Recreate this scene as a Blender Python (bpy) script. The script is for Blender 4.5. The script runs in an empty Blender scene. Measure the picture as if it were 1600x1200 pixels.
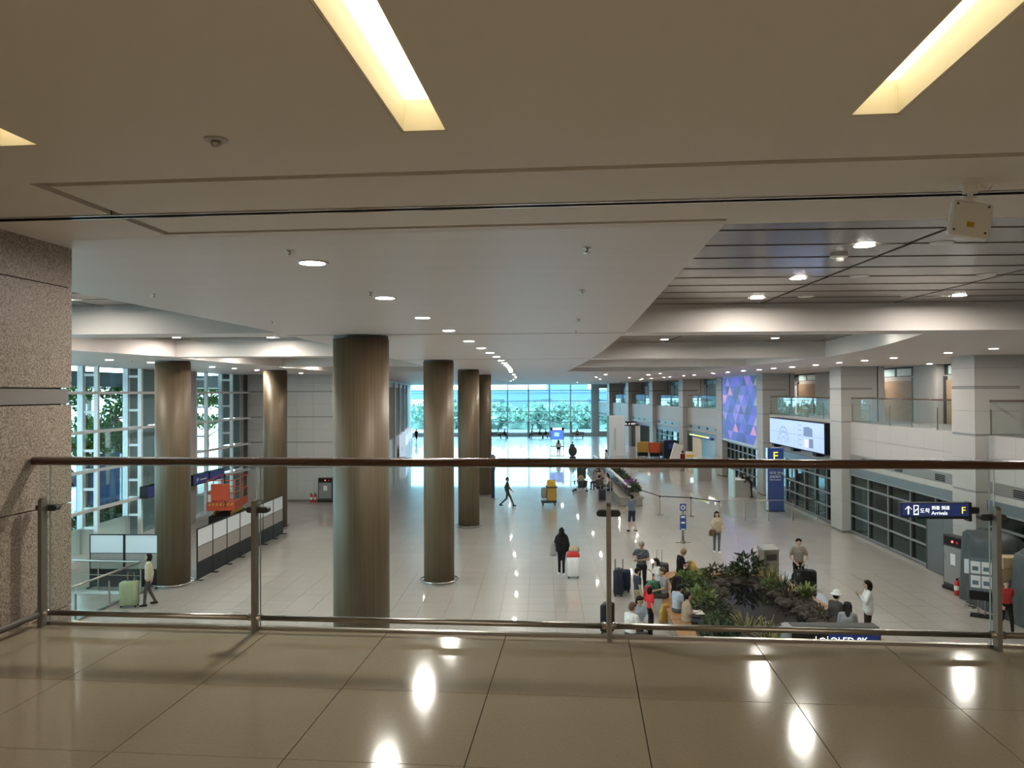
import bpy, math, random
from mathutils import Vector, Matrix
random.seed(7)
rad = math.radians
scene = bpy.context.scene
COL = scene.collection

# ------------------------------------------------------------------ camera
EYE = 6.4                                   # hall floor is z = 0, upper deck floor is z = 4.8
YAW, PITCH, ROLL = rad(2.2), math.atan(13/1200), 0.0044
fwd = Vector((-math.sin(YAW)*math.cos(PITCH), math.cos(YAW)*math.cos(PITCH), math.sin(PITCH)))
rgt = Vector((math.cos(YAW), math.sin(YAW), 0)); upv = rgt.cross(fwd)
r2 = rgt*math.cos(ROLL) - upv*math.sin(ROLL); u2 = upv*math.cos(ROLL) + rgt*math.sin(ROLL)
cd = bpy.data.cameras.new('camera'); cd.lens = 27.0; cd.sensor_width = 36.0; cd.clip_end = 900
cam = bpy.data.objects.new('camera', cd); COL.objects.link(cam)
M4 = Matrix((( r2.x, u2.x, -fwd.x, 0), (r2.y, u2.y, -fwd.y, 0), (r2.z, u2.z, -fwd.z, EYE), (0, 0, 0, 1)))
cam.matrix_world = M4
scene.camera = cam

# ------------------------------------------------------------------ sky, exposure, renderer options
SKY = 8.0
world = bpy.data.worlds.new('overcast_sky'); scene.world = world; world.use_nodes = True
bg = world.node_tree.nodes['Background']
bg.inputs[0].default_value = (0.80, 0.93, 1.0, 1); bg.inputs[1].default_value = SKY
scene.view_settings.view_transform = 'Standard'; scene.view_settings.look = 'None'
scene.view_settings.exposure = 0.55; scene.view_settings.gamma = 1.0
scene.view_settings.use_curve_mapping = False
LAMP = 400.0          # emission of the round downlights
SLOT = 2.0           # emission of the long cove slots over the deck
cy = scene.cycles
cy.use_denoising = True; cy.use_adaptive_sampling = True; cy.adaptive_threshold = 0.03; cy.max_bounces = 7; cy.diffuse_bounces = 3; cy.glossy_bounces = 3
cy.transparent_max_bounces = 24; cy.transmission_bounces = 6
cy.sample_clamp_indirect = 4.0; cy.sample_clamp_direct = 0; cy.blur_glossy = 0.3
cy.caustics_reflective = False; cy.caustics_refractive = False; cy.use_light_tree = True

# ------------------------------------------------------------------ materials
MATS = {}
def _new(name):
    m = bpy.data.materials.new(name); m.use_nodes = True; MATS[name] = m
    nt = m.node_tree; return m, nt, nt.nodes['Principled BSDF']
def mat(name, col, rough=0.5, metal=0.0, noise=None, var=0.0, stretch=(1, 1, 1), bump=0.0, spec=0.5, coat=0.0, detail=4.0):
    """plain procedural material; noise = scale of a world-space mottling, var = its strength"""
    if name in MATS: return MATS[name]
    m, nt, p = _new(name)
    p.inputs['Base Color'].default_value = (*col, 1); p.inputs['Roughness'].default_value = rough
    p.inputs['Metallic'].default_value = metal; p.inputs['Specular IOR Level'].default_value = spec
    if coat: p.inputs['Coat Weight'].default_value = coat; p.inputs['Coat Roughness'].default_value = 0.035
    if noise:
        g = nt.nodes.new('ShaderNodeNewGeometry'); mp = nt.nodes.new('ShaderNodeMapping')
        mp.inputs['Scale'].default_value = stretch; nt.links.new(g.outputs['Position'], mp.inputs[0])
        n = nt.nodes.new('ShaderNodeTexNoise'); n.inputs['Scale'].default_value = noise; n.inputs['Detail'].default_value = detail
        nt.links.new(mp.outputs[0], n.inputs['Vector'])
        r = nt.nodes.new('ShaderNodeMapRange'); r.inputs[1].default_value = 0.3; r.inputs[2].default_value = 0.7
        r.inputs[3].default_value = 1 - var; r.inputs[4].default_value = 1 + var
        nt.links.new(n.outputs[0], r.inputs[0])
        mx = nt.nodes.new('ShaderNodeVectorMath'); mx.operation = 'SCALE'; mx.inputs[0].default_value = col
        nt.links.new(r.outputs[0], mx.inputs['Scale']); nt.links.new(mx.outputs[0], p.inputs['Base Color'])
        if bump:
            b = nt.nodes.new('ShaderNodeBump'); b.inputs['Strength'].default_value = bump; b.inputs['Distance'].default_value = 0.01
            nt.links.new(n.outputs[0], b.inputs['Height']); nt.links.new(b.outputs[0], p.inputs['Normal'])
    return m
def emis(name, col, strength):
    if name in MATS: return MATS[name]
    m, nt, p = _new(name)
    p.inputs['Base Color'].default_value = (*[c*0.5 for c in col], 1)
    p.inputs['Emission Color'].default_value = (*col, 1); p.inputs['Emission Strength'].default_value = strength
    p.inputs['Roughness'].default_value = 0.4
    return m
def glass(name, tint, refl=1.0, base=0.04):
    m, nt, p = _new(name); nt.nodes.remove(p); out = nt.nodes['Material Output']
    g = nt.nodes.new('ShaderNodeNewGeometry'); d = nt.nodes.new('ShaderNodeVectorMath'); d.operation = 'DOT_PRODUCT'
    nt.links.new(g.outputs['Normal'], d.inputs[0]); nt.links.new(g.outputs['Incoming'], d.inputs[1])
    a = nt.nodes.new('ShaderNodeMath'); a.operation = 'ABSOLUTE'; nt.links.new(d.outputs['Value'], a.inputs[0])
    s = nt.nodes.new('ShaderNodeMath'); s.operation = 'SUBTRACT'; s.inputs[0].default_value = 1; nt.links.new(a.outputs[0], s.inputs[1])
    w = nt.nodes.new('ShaderNodeMath'); w.operation = 'POWER'; w.inputs[1].default_value = 5; nt.links.new(s.outputs[0], w.inputs[0])
    k = nt.nodes.new('ShaderNodeMath'); k.operation = 'MULTIPLY_ADD'; k.inputs[1].default_value = 0.9*refl; k.inputs[2].default_value = base*refl
    nt.links.new(w.outputs[0], k.inputs[0])
    t = nt.nodes.new('ShaderNodeBsdfTransparent'); t.inputs[0].default_value = (*tint, 1)
    gl = nt.nodes.new('ShaderNodeBsdfGlossy'); gl.inputs['Roughness'].default_value = 0.0; gl.inputs[0].default_value = (1, 1, 1, 1)
    mx = nt.nodes.new('ShaderNodeMixShader')
    nt.links.new(k.outputs[0], mx.inputs[0]); nt.links.new(t.outputs[0], mx.inputs[1]); nt.links.new(gl.outputs[0], mx.inputs[2])
    nt.links.new(mx.outputs[0], out.inputs[0]); return m
def granite(name, dark, light, scale, rough=0.45):
    m, nt, p = _new(name); p.inputs['Roughness'].default_value = rough
    g = nt.nodes.new('ShaderNodeNewGeometry')
    n = nt.nodes.new('ShaderNodeTexNoise'); n.inputs['Scale'].default_value = scale; n.inputs['Detail'].default_value = 3; n.inputs['Roughness'].default_value = 0.65
    nt.links.new(g.outputs['Position'], n.inputs['Vector'])
    r = nt.nodes.new('ShaderNodeValToRGB'); r.color_ramp.elements[0].position = 0.38; r.color_ramp.elements[1].position = 0.60
    r.color_ramp.elements[0].color = (*dark, 1); r.color_ramp.elements[1].color = (*light, 1)
    nt.links.new(n.outputs[0], r.inputs[0]); nt.links.new(r.outputs[0], p.inputs['Base Color']); return m
def tiled(name, col, joint, size, off, rough, spec=0.5, lines=0.012):
    """polished tiles: joints of a square grid in world x/y, faint per-tile variation"""
    m, nt, p = _new(name); p.inputs['Roughness'].default_value = rough; p.inputs['Specular IOR Level'].default_value = spec
    g = nt.nodes.new('ShaderNodeNewGeometry'); mp = nt.nodes.new('ShaderNodeMapping')
    mp.inputs['Location'].default_value = (-off[0]/size, -off[1]/size, 0); mp.inputs['Scale'].default_value = (1/size, 1/size, 0)
    nt.links.new(g.outputs['Position'], mp.inputs[0])
    fr = nt.nodes.new('ShaderNodeVectorMath'); fr.operation = 'FRACTION'; nt.links.new(mp.outputs[0], fr.inputs[0])
    fl = nt.nodes.new('ShaderNodeVectorMath'); fl.operation = 'FLOOR'; nt.links.new(mp.outputs[0], fl.inputs[0])
    wn = nt.nodes.new('ShaderNodeTexWhiteNoise'); wn.noise_dimensions = '3D'; nt.links.new(fl.outputs[0], wn.inputs['Vector'])
    sp = nt.nodes.new('ShaderNodeSeparateXYZ'); nt.links.new(fr.outputs[0], sp.inputs[0])
    mn = nt.nodes.new('ShaderNodeMath'); mn.operation = 'MINIMUM'; nt.links.new(sp.outputs[0], mn.inputs[0]); nt.links.new(sp.outputs[1], mn.inputs[1])
    lt = nt.nodes.new('ShaderNodeMath'); lt.operation = 'LESS_THAN'; lt.inputs[1].default_value = lines/size; nt.links.new(mn.outputs[0], lt.inputs[0])
    mr = nt.nodes.new('ShaderNodeMapRange'); mr.inputs[3].default_value = 0.94; mr.inputs[4].default_value = 1.05; nt.links.new(wn.outputs['Value'], mr.inputs[0])
    sc = nt.nodes.new('ShaderNodeVectorMath'); sc.operation = 'SCALE'; sc.inputs[0].default_value = col; nt.links.new(mr.outputs[0], sc.inputs['Scale'])
    mx = nt.nodes.new('ShaderNodeMix'); mx.data_type = 'RGBA'; nt.links.new(lt.outputs[0], mx.inputs[0])
    nt.links.new(sc.outputs[0], mx.inputs[6]); mx.inputs[7].default_value = (*joint, 1)
    p.inputs['Coat Weight'].default_value = 0.6; p.inputs['Coat Roughness'].default_value = 0.035
    nt.links.new(mx.outputs[2], p.inputs['Base Color']); return m

HALL_TILE = (0.43, 0.395, 0.365)
tiled('hall_floor', HALL_TILE, (0.27, 0.25, 0.23), 0.8, (-0.43, 0.1), 0.30, 0.6)
mat('hall_tile', HALL_TILE, 0.30, noise=45, var=0.06, spec=0.6, coat=0.6)
mat('joint', (0.20, 0.185, 0.17), 0.7)
mat('deck_tile', (0.33, 0.275, 0.19), 0.10, noise=60, var=0.05, spec=0.42)
mat('deck_joint', (0.06, 0.05, 0.04), 0.8)
granite('granite_near', (0.15, 0.115, 0.085), (0.47, 0.40, 0.33), 85)
mat('stone', (0.43, 0.415, 0.395), 0.5, noise=40, var=0.10)
mat('stone_grey', (0.60, 0.59, 0.565), 0.5, spec=0.25, noise=30, var=0.08)
mat('stone_joint', (0.15, 0.14, 0.13), 0.8)
mat('band', (0.28, 0.27, 0.26), 0.35, 0.4)
mat('ceiling_white', (0.70, 0.665, 0.635), 0.45, noise=0.6, var=0.02, stretch=(1, 8, 1))
mat('ceiling_deck', (0.70, 0.66, 0.59), 0.6, noise=1.0, var=0.015)
mat('groove_shade', (0.07, 0.062, 0.05), 0.8)
mat('plank', (0.23, 0.205, 0.175), 0.16, 0.2, noise=3, var=0.04, stretch=(0.3, 4, 1))
mat('cream', (0.76, 0.70, 0.55), 0.6)
mat('shaft', (0.118, 0.085, 0.047), 0.5, 0.1, noise=9, var=0.22, stretch=(3, 3, 0.04), detail=3)
mat('shaft_cap', (0.05, 0.045, 0.04), 0.5)
mat('chrome', (0.62, 0.60, 0.57), 0.16, 1.0)
mat('steel', (0.42, 0.39, 0.35), 0.28, 1.0)
mat('post_metal', (0.25, 0.23, 0.20), 0.4, 0.8)
mat('handrail_wood', (0.085, 0.038, 0.018), 0.25, noise=12, var=0.25, stretch=(0.4, 6, 6), coat=0.4)
mat('white_frame', (0.66, 0.69, 0.70), 0.4, 0.1)
mat('pale_frame', (0.55, 0.60, 0.63), 0.4, 0.2)
mat('dark_frame', (0.035, 0.05, 0.055), 0.35, 0.3)
mat('grey_frame', (0.30, 0.33, 0.35), 0.4, 0.4)
mat('spandrel', (0.17, 0.30, 0.32), 0.15)
mat('frosted', (0.50, 0.68, 0.66), 0.35)
mat('lintel', (0.17, 0.21, 0.24), 0.35, 0.3)
mat('door_grey', (0.12, 0.14, 0.155), 0.4, 0.2)
mat('wood_panel', (0.30, 0.205, 0.125), 0.4, noise=4, var=0.15, stretch=(1, 0.4, 6))
mat('brown_panel', (0.24, 0.165, 0.09), 0.6, spec=0.03, noise=6, var=0.1, stretch=(2, 2, 0.2))
mat('teal_dark', (0.022, 0.062, 0.066), 0.3)
mat('teal_mid', (0.20, 0.33, 0.36), 0.4)
mat('white_paint', (0.82, 0.82, 0.81), 0.4)
mat('white_board', (0.80, 0.85, 0.90), 0.3)
mat('grey_board', (0.34, 0.31, 0.285), 0.6)
mat('black_board', (0.020, 0.023, 0.027), 0.5, spec=0.15)
mat('black', (0.010, 0.010, 0.012), 0.5, spec=0.2)
mat('black_gloss', (0.012, 0.013, 0.015), 0.12)
mat('dark_grey', (0.05, 0.052, 0.055), 0.5, spec=0.25)
mat('mid_grey', (0.25, 0.25, 0.25), 0.5)
mat('light_grey', (0.48, 0.48, 0.47), 0.5)
mat('white', (0.80, 0.80, 0.80), 0.5)
mat('orange_lift', (0.62, 0.085, 0.025), 0.4)
mat('yellow', (0.72, 0.45, 0.04), 0.45)
mat('ochre', (0.45, 0.27, 0.05), 0.5)
mat('red', (0.60, 0.03, 0.03), 0.4)
mat('navy', (0.010, 0.016, 0.042), 0.4, spec=0.3)
mat('sign_blue', (0.025, 0.065, 0.25), 0.4)
mat('tarp', (0.075, 0.088, 0.098), 0.7, spec=0.2, noise=2.5, var=0.18)
mat('bench_wood', (0.36, 0.175, 0.065), 0.4, noise=5, var=0.2, stretch=(6, 1, 6))
mat('bench_base', (0.30, 0.27, 0.235), 0.5, noise=20, var=0.08)
mat('rock', (0.05, 0.042, 0.037), 0.85, noise=6, var=0.4, bump=0.6)
mat('soil', (0.035, 0.028, 0.022), 0.9)
mat('water', (0.006, 0.007, 0.008), 0.02, spec=0.8)
mat('leaf_dark', (0.013, 0.034, 0.011), 0.5, noise=7, var=0.35)
mat('leaf_mid', (0.035, 0.072, 0.018), 0.5, noise=7, var=0.35)
mat('leaf_light', (0.125, 0.175, 0.045), 0.5, noise=9, var=0.3)
mat('leaf_gold', (0.155, 0.15, 0.042), 0.5, noise=9, var=0.3)
mat('leaf_olive', (0.055, 0.047, 0.028), 0.6, noise=9, var=0.35)
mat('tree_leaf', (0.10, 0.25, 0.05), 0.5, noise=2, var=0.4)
mat('far_leaf', (0.20, 0.29, 0.22), 0.7, noise=0.5, var=0.6)  # leaf green paled, distance haze is put into the colour
mat('bark', (0.10, 0.075, 0.05), 0.8)
mat('purple_flower', (0.26, 0.035, 0.30), 0.5)
mat('skin_light', (0.56, 0.36, 0.26), 0.5)
mat('skin_tan', (0.40, 0.24, 0.16), 0.5)
mat('hair_black', (0.007, 0.006, 0.006), 0.5, spec=0.15)
mat('hair_brown', (0.09, 0.05, 0.03), 0.5)
mat('hair_grey', (0.33, 0.29, 0.25), 0.5)
mat('hair_blond', (0.30, 0.19, 0.09), 0.5)
mat('paving', (0.42, 0.42, 0.40), 0.8, noise=3, var=0.1)
mat('asphalt', (0.16, 0.17, 0.18), 0.85)
mat('blue_hoarding', (0.02, 0.14, 0.55), 0.4)
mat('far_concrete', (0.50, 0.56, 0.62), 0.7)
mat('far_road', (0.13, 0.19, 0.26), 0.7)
mat('cardboard', (0.46, 0.33, 0.19), 0.7)
mat('green_case', (0.36, 0.40, 0.235), 0.4)
mat('glass_edge', (0.62, 0.72, 0.70), 0.2)
mat('gold_tag', (0.55, 0.42, 0.03), 0.5)
glass('rail_glass', (0.93, 0.965, 0.955), 0.55, 0.022)
glass('window_glass', (0.80, 0.95, 0.97), 0.8)
glass('far_glass', (0.60, 0.84, 0.93), 0.6)
glass('shop_glass', (0.50, 0.70, 0.72), 0.8, 0.03)
emis('lamp', (1.0, 0.91, 0.81), LAMP)
emis('slot_lamp', (1.0, 0.86, 0.58), SLOT)
emis('white_glow', (0.85, 0.92, 1.0), 1.6)
emis('led_text', (1.0, 1.0, 1.0), 1.1)
emis('led_yellow', (1.0, 0.72, 0.05), 1.0)
emis('lit_blue', (0.02, 0.035, 0.15), 0.35)
emis('red_led', (1.0, 0.08, 0.08), 4.0)
emis('counter_glow', (0.72, 0.86, 1.0), 0.45)
emis('shop_light', (1.0, 0.90, 0.74), 3.0)

# ------------------------------------------------------------------ mesh building
class MB:
    def __init__(s): s.v = []; s.f = []; s.mi = []; s.cur = 0
    def add(s, vs, fs):
        b = len(s.v); s.v += [tuple(v) for v in vs]
        for f in fs: s.f.append(tuple(b + i for i in f)); s.mi.append(s.cur)
        return s
    def box(s, x0, x1, y0, y1, z0, z1):
        vs = [(x0, y0, z0), (x1, y0, z0), (x1, y1, z0), (x0, y1, z0), (x0, y0, z1), (x1, y0, z1), (x1, y1, z1), (x0, y1, z1)]
        return s.add(vs, [(3, 2, 1, 0), (4, 5, 6, 7), (0, 1, 5, 4), (1, 2, 6, 5), (2, 3, 7, 6), (3, 0, 4, 7)])
    def rbox(s, x0, x1, y0, y1, z0, z1, r, n=3):
        """box with the four vertical edges rounded and the rims chamfered"""
        r = min(r, (x1-x0)/2-1e-4, (y1-y0)/2-1e-4); pts = []
        for cx, cy_, a0 in ((x1-r, y1-r, 0), (x0+r, y1-r, 90), (x0+r, y0+r, 180), (x1-r, y0+r, 270)):
            for k in range(n+1):
                a = rad(a0 + 90*k/n); pts.append((cx + r*math.cos(a), cy_ + r*math.sin(a)))
        mx, my = (x0+x1)/2, (y0+y1)/2; c = min(r*0.6, (z1-z0)/3); N = len(pts); rings = []
        for z, ins in ((z0, c), (z0+c, 0), (z1-c, 0), (z1, c)):
            rings.append([(p[0]-math.copysign(min(ins, abs(p[0]-mx)), p[0]-mx), p[1]-math.copysign(min(ins, abs(p[1]-my)), p[1]-my), z) for p in pts])
        vs = [v for R_ in rings for v in R_]; fs = []
        for k in range(3):
            for i in range(N): j = (i+1) % N; fs.append((k*N+i, k*N+j, (k+1)*N+j, (k+1)*N+i))
        fs.append(tuple(reversed(range(N)))); fs.append(tuple(range(3*N, 4*N)))
        return s.add(vs, fs)
    def prism(s, poly, z0, z1):
        n = len(poly); vs = [(p[0], p[1], z0) for p in poly] + [(p[0], p[1], z1) for p in poly]
        fs = [tuple(reversed(range(n))), tuple(range(n, 2*n))] + [(i, (i+1) % n, n+(i+1) % n, n+i) for i in range(n)]
        return s.add(vs, fs)
    def tube(s, path, r, n=8, caps=True):
        """round bar along a path; r a number or one radius per point"""
        P = [Vector(p) for p in path]; rs = r if isinstance(r, (list, tuple)) else [r]*len(P); vs = []; fs = []
        ref = None
        for i, p in enumerate(P):
            t = (P[min(i+1, len(P)-1)] - P[max(i-1, 0)]).normalized()
            if ref is None: ref = Vector((0, 0, 1)) if abs(t.z) < 0.9 else Vector((1, 0, 0))
            rf = ref if abs(t.dot(ref)) < 0.98 else (Vector((0, 1, 0)) if abs(t.y) < 0.7 else Vector((1, 0, 0)))
            a = t.cross(rf).normalized(); b = t.cross(a).normalized()
            for k in range(n):
                w = 2*math.pi*k/n; vs.append(p + (a*math.cos(w) + b*math.sin(w))*rs[i])
        for i in range(len(P)-1):
            for k in range(n): j = (k+1) % n; fs.append((i*n+k, (i+1)*n+k, (i+1)*n+j, i*n+j))
        if caps: fs.append(tuple(range(n))); fs.append(tuple(reversed(range((len(P)-1)*n, len(P)*n))))
        return s.add(vs, fs)
    def bar(s, p0, p1, w, h):
        """square bar between two points"""
        a, b = Vector(p0), Vector(p1); t = (b-a).normalized()
        ref = Vector((0, 0, 1)) if abs(t.z) < 0.95 else Vector((0, 1, 0))
        x = t.cross(ref).normalized()*w/2; y = x.cross(t).normalized()*h/2
        vs = [a-x-y, a+x-y, a+x+y, a-x+y, b-x-y, b+x-y, b+x+y, b-x+y]
        return s.add(vs, [(3, 2, 1, 0), (4, 5, 6, 7), (0, 1, 5, 4), (1, 2, 6, 5), (2, 3, 7, 6), (3, 0, 4, 7)])
    def lathe(s, prof, n=24, c=(0, 0), caps=True):
        vs = []; fs = []; m = len(prof)
        for (r, z) in prof:
            for k in range(n): a = 2*math.pi*k/n; vs.append((c[0]+r*math.cos(a), c[1]+r*math.sin(a), z))
        for i in range(m-1):
            for k in range(n): j = (k+1) % n; fs.append((i*n+k, i*n+j, (i+1)*n+j, (i+1)*n+k))
        if caps and prof[0][0] > 1e-6: fs.append(tuple(reversed(range(n))))
        if caps and prof[-1][0] > 1e-6: fs.append(tuple(range((m-1)*n, m*n)))
        return s.add(vs, fs)
    def torus(s, c, R_, r, n=32, m=6):
        vs = []; fs = []
        for i in range(n):
            a = 2*math.pi*i/n
            for k in range(m):
                b = 2*math.pi*k/m; q = R_ + r*math.cos(b); vs.append((c[0]+q*math.cos(a), c[1]+q*math.sin(a), c[2]+r*math.sin(b)))
        for i in range(n):
            for k in range(m): fs.append((i*m+k, ((i+1) % n)*m+k, ((i+1) % n)*m+(k+1) % m, i*m+(k+1) % m))
        return s.add(vs, fs)
    def ell(s, c, r, n=10, m=7, jitter=0.0, rng=None):
        vs = [(c[0], c[1], c[2]-r[2])]; fs = []
        for i in range(1, m):
            b = -math.pi/2 + math.pi*i/m
            for k in range(n):
                a = 2*math.pi*k/n; j = 1 + (rng.uniform(-jitter, jitter) if rng else 0)
                vs.append((c[0]+r[0]*math.cos(b)*math.cos(a)*j, c[1]+r[1]*math.cos(b)*math.sin(a)*j, c[2]+r[2]*math.sin(b)*j))
        vs.append((c[0], c[1], c[2]+r[2])); T = len(vs)-1
        for k in range(n): fs.append((0, 1+(k+1) % n, 1+k)); fs.append((T, T-n+k, T-n+(k+1) % n))
        for i in range(m-2):
            for k in range(n): j = (k+1) % n; fs.append((1+i*n+k, 1+i*n+j, 1+(i+1)*n+j, 1+(i+1)*n+k))
        return s.add(vs, fs)
    def mesh(s, name, mats, smooth=False):
        me = bpy.data.meshes.new(name); me.from_pydata(s.v, [], s.f)
        for m in (mats if isinstance(mats, (list, tuple)) else [mats]): me.materials.append(MATS[m] if isinstance(m, str) else m)
        me.polygons.foreach_set('material_index', s.mi)
        if smooth: me.polygons.foreach_set('use_smooth', [True]*len(s.f))
        me.update(); return me
    def build(s, name, mats, parent=None, smooth=False, loc=(0, 0, 0), rz=0.0):
        return link(name, s.mesh(name, mats, smooth), parent, loc, rz)
def link(name, me, parent=None, loc=(0, 0, 0), rz=0.0, scale=None):
    o = bpy.data.objects.new(name, me); COL.objects.link(o); o.location = loc
    if rz: o.rotation_euler = (0, 0, rz)
    if scale: o.scale = scale
    if parent: o.parent = parent
    return o
_cubes = {}
def piece(name, m, parent, x0, x1, y0, y1, z0, z1, loc=(0, 0, 0), rz=0.0):
    """one of many alike box pieces; they share one cube mesh per material.  Frame: loc/rz, then the box limits"""
    if m not in _cubes: _cubes[m] = MB().box(-.5, .5, -.5, .5, -.5, .5).mesh('piece_'+m, m)
    cx, cy_, cz = (x0+x1)/2, (y0+y1)/2, (z0+z1)/2; c, s_ = math.cos(rz), math.sin(rz)
    return link(name, _cubes[m], parent, (loc[0]+c*cx-s_*cy_, loc[1]+s_*cx+c*cy_, loc[2]+cz), rz, (x1-x0, y1-y0, z1-z0))
def tag(o, label=None, cat=None, group=None, kind=None):
    if label: o['label'] = label
    if cat: o['category'] = cat
    if group: o['group'] = group
    if kind: o['kind'] = kind
    return o
def empty(name, loc=(0, 0, 0), rz=0.0, label=None, cat=None, group=None, kind=None):
    o = bpy.data.objects.new(name, None); COL.objects.link(o); o.location = loc; o.rotation_euler = (0, 0, rz)
    o.empty_display_size = 0.1
    return tag(o, label, cat, group, kind)
def struct(o, label): return tag(o, label, None, None, 'structure')
def lerp(tab, y):
    if y <= tab[0][0]: return tab[0][1]
    for (a, p), (b, q) in zip(tab, tab[1:]):
        if y <= b: return p + (q-p)*(y-a)/(b-a)
    return tab[-1][1]
ORD = ['first', 'second', 'third', 'fourth', 'fifth', 'sixth', 'seventh', 'eighth', 'ninth', 'tenth', 'eleventh', 'twelfth', 'thirteenth', 'fourteenth',
       'fifteenth', 'sixteenth', 'seventeenth', 'eighteenth', 'nineteenth', 'twentieth']
DECK_RZ = -rad(3.13)                        # the upper deck is turned a little against the hall
def deck(p, q, z):
    c, s_ = math.cos(DECK_RZ), math.sin(DECK_RZ); return (c*p - s_*q, s_*p + c*q, z)
def text_mesh(txt, size, m, name='lettering', depth=0.004, align='LEFT'):
    cu = bpy.data.curves.new(name, 'FONT'); cu.body = txt; cu.size = size; cu.extrude = depth; cu.align_x = align
    cu.resolution_u = 2
    o = bpy.data.objects.new(name, cu); COL.objects.link(o)
    bpy.context.view_layer.update()
    me = bpy.data.meshes.new_from_object(o.evaluated_get(bpy.context.evaluated_depsgraph_get()))
    bpy.data.objects.remove(o); bpy.data.curves.remove(cu); me.materials.clear(); me.materials.append(MATS[m]); return me
def text(txt, size, m, parent, loc, rz=0.0, name='lettering', depth=0.004, align='LEFT', bold=0.0):
    """upright lettering whose front faces local -y, written along local +x"""
    me = text_mesh(txt, size, m, name, depth, align)
    me.transform(Matrix.Rotation(rad(90), 4, 'X')); return link(name, me, parent, loc, rz)
# ================================================================== SETTING
ZC, ZR = 7.5, 8.0                           # soffit and raised coffer heights
# ---- hall floor: recessed bed with 300 single tiles where they show largest, tiled surface beyond
ROWS0, ROWS1, TX0, TS = 20.1, 27.3, -14.03, 0.8
NCOL, NROW = 33, 9
b = MB()
b.box(-18, 18, -9, ROWS0, -0.3, 0); b.box(-22, 18, ROWS0+NROW*TS, 113, -0.3, 0)
b.box(-18, TX0, ROWS0, ROWS0+NROW*TS, -0.3, 0); b.box(TX0+NCOL*TS, 18, ROWS0, ROWS0+NROW*TS, -0.3, 0)
floor = struct(b.build('floor', 'hall_floor'), 'polished beige stone tile floor of the arrivals hall')
MB().box(TX0, TX0+NCOL*TS, ROWS0, ROWS0+NROW*TS, -0.3, -0.012).build('tile_bed', 'joint', floor)
tme = MB().box(-.5, .5, -.5, .5, -.012, 0).mesh('floor_tile', 'hall_tile')
for i in range(NROW):
    for j in range(NCOL):
        link('floor_tile', tme, floor, (TX0+TS*(j+.5), ROWS0+TS*(i+.5), 0), 0, (TS-0.008, TS-0.008, 1))
# ---- upper deck (where the camera stands)
b = MB(); b.box(-4.6, 14.5, -8, 5.06, 4.1, 4.785); b.box(-3.86, 14.5, -8, 2.472, 4.785, 4.80)
dfl = struct(b.build('floor', ['deck_joint', 'deck_tile'], rz=DECK_RZ), 'brown polished stone floor of the upper deck behind the glass railing')
dfl.data.polygons.foreach_set('material_index', [0]*6 + [1]*6)
pj = [-3.86] + [0.28+0.797*k for k in range(-5, 8)]
for (q0, q1) in ((2.472, 3.27), (3.27, 4.07), (4.07, 5.06)):
    for p0, p1 in zip(pj, pj[1:]):
        if p1-p0 > 0.03: piece('floor_tile', 'deck_tile', dfl, p0+.0025, p1-.0025, q0+.0025, q1-.0025, 4.77, 4.80)
b = MB(); b.box(-3.86, 14.5, 5.06, 5.105, 4.0, 4.808); b.box(-3.86, 14.5, 5.105, 5.12, 4.2, 4.79)
struct(b.build('trim_1', 'steel', rz=DECK_RZ), 'brushed metal edge strip along the upper deck floor')
# ---- deck ceiling with cove slots and shadow grooves
SLOTS = [(-2.58, -2.385), (-0.76, -0.56), (1.06, 1.26), (2.88, 3.08), (4.70, 4.90)]
SQ0, SQ1 = -2.2, 3.18
def holed(xs, ys, holes, z0, z1):
    b = MB(); inh = lambda x, y: any(h[0] < x < h[1] and h[2] < y < h[3] for h in holes)
    xs = sorted(set(xs + [v for h in holes for v in h[:2]])); ys = sorted(set(ys + [v for h in holes for v in h[2:]]))
    full = [[not inh((x0+x1)/2, (y0+y1)/2) for y0, y1 in zip(ys, ys[1:])] for x0, x1 in zip(xs, xs[1:])]
    for i in range(len(xs)-1):
        for j in range(len(ys)-1):
            if not full[i][j]: continue
            x0, x1, y0, y1 = xs[i], xs[i+1], ys[j], ys[j+1]
            b.add([(x0, y0, z0), (x0, y1, z0), (x1, y1, z0), (x1, y0, z0)], [(0, 1, 2, 3)])
            b.add([(x0, y0, z1), (x1, y0, z1), (x1, y1, z1), (x0, y1, z1)], [(0, 1, 2, 3)])
            for di, dj, e in ((-1, 0, ((x0, y0), (x0, y1))), (1, 0, ((x1, y1), (x1, y0))), (0, -1, ((x1, y0), (x0, y0))), (0, 1, ((x0, y1), (x1, y1)))):
                a, c = i+di, j+dj
                if not (0 <= a < len(full) and 0 <= c < len(full[0]) and full[a][c]):
                    (ax, ay), (bx, by) = e; b.add([(ax, ay, z0), (ax, ay, z1), (bx, by, z1), (bx, by, z0)], [(0, 1, 2, 3)])
    return b
slot_h = [(a, c, SQ0, SQ1) for a, c in SLOTS]
gro = [(-2.88, 14.4, 3.745, 3.812), (-2.88, -2.81, 3.745, 5.05), (-2.88, 0.92, 4.985, 5.05), (-4.0, 14.4, 4.445, 4.545), (-4.0, -3.50, 5.18, 5.225), (-3.545, -3.50, 4.53, 5.2)]
dc = struct(holed([-4.6, 14.5], [-8, 5.15], slot_h + gro[:4], ZC, ZC+0.06).build('ceiling', 'ceiling_deck', rz=DECK_RZ), 'smooth taupe ceiling over the upper deck with long lit slots')
holed([-4.6, 14.5], [-8, 5.15], slot_h, ZC+0.06, ZC+0.3).build('groove_bed', 'groove_shade', dc)  # ceiling surface painted dark for the shade inside the grooves
b = MB()
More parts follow.
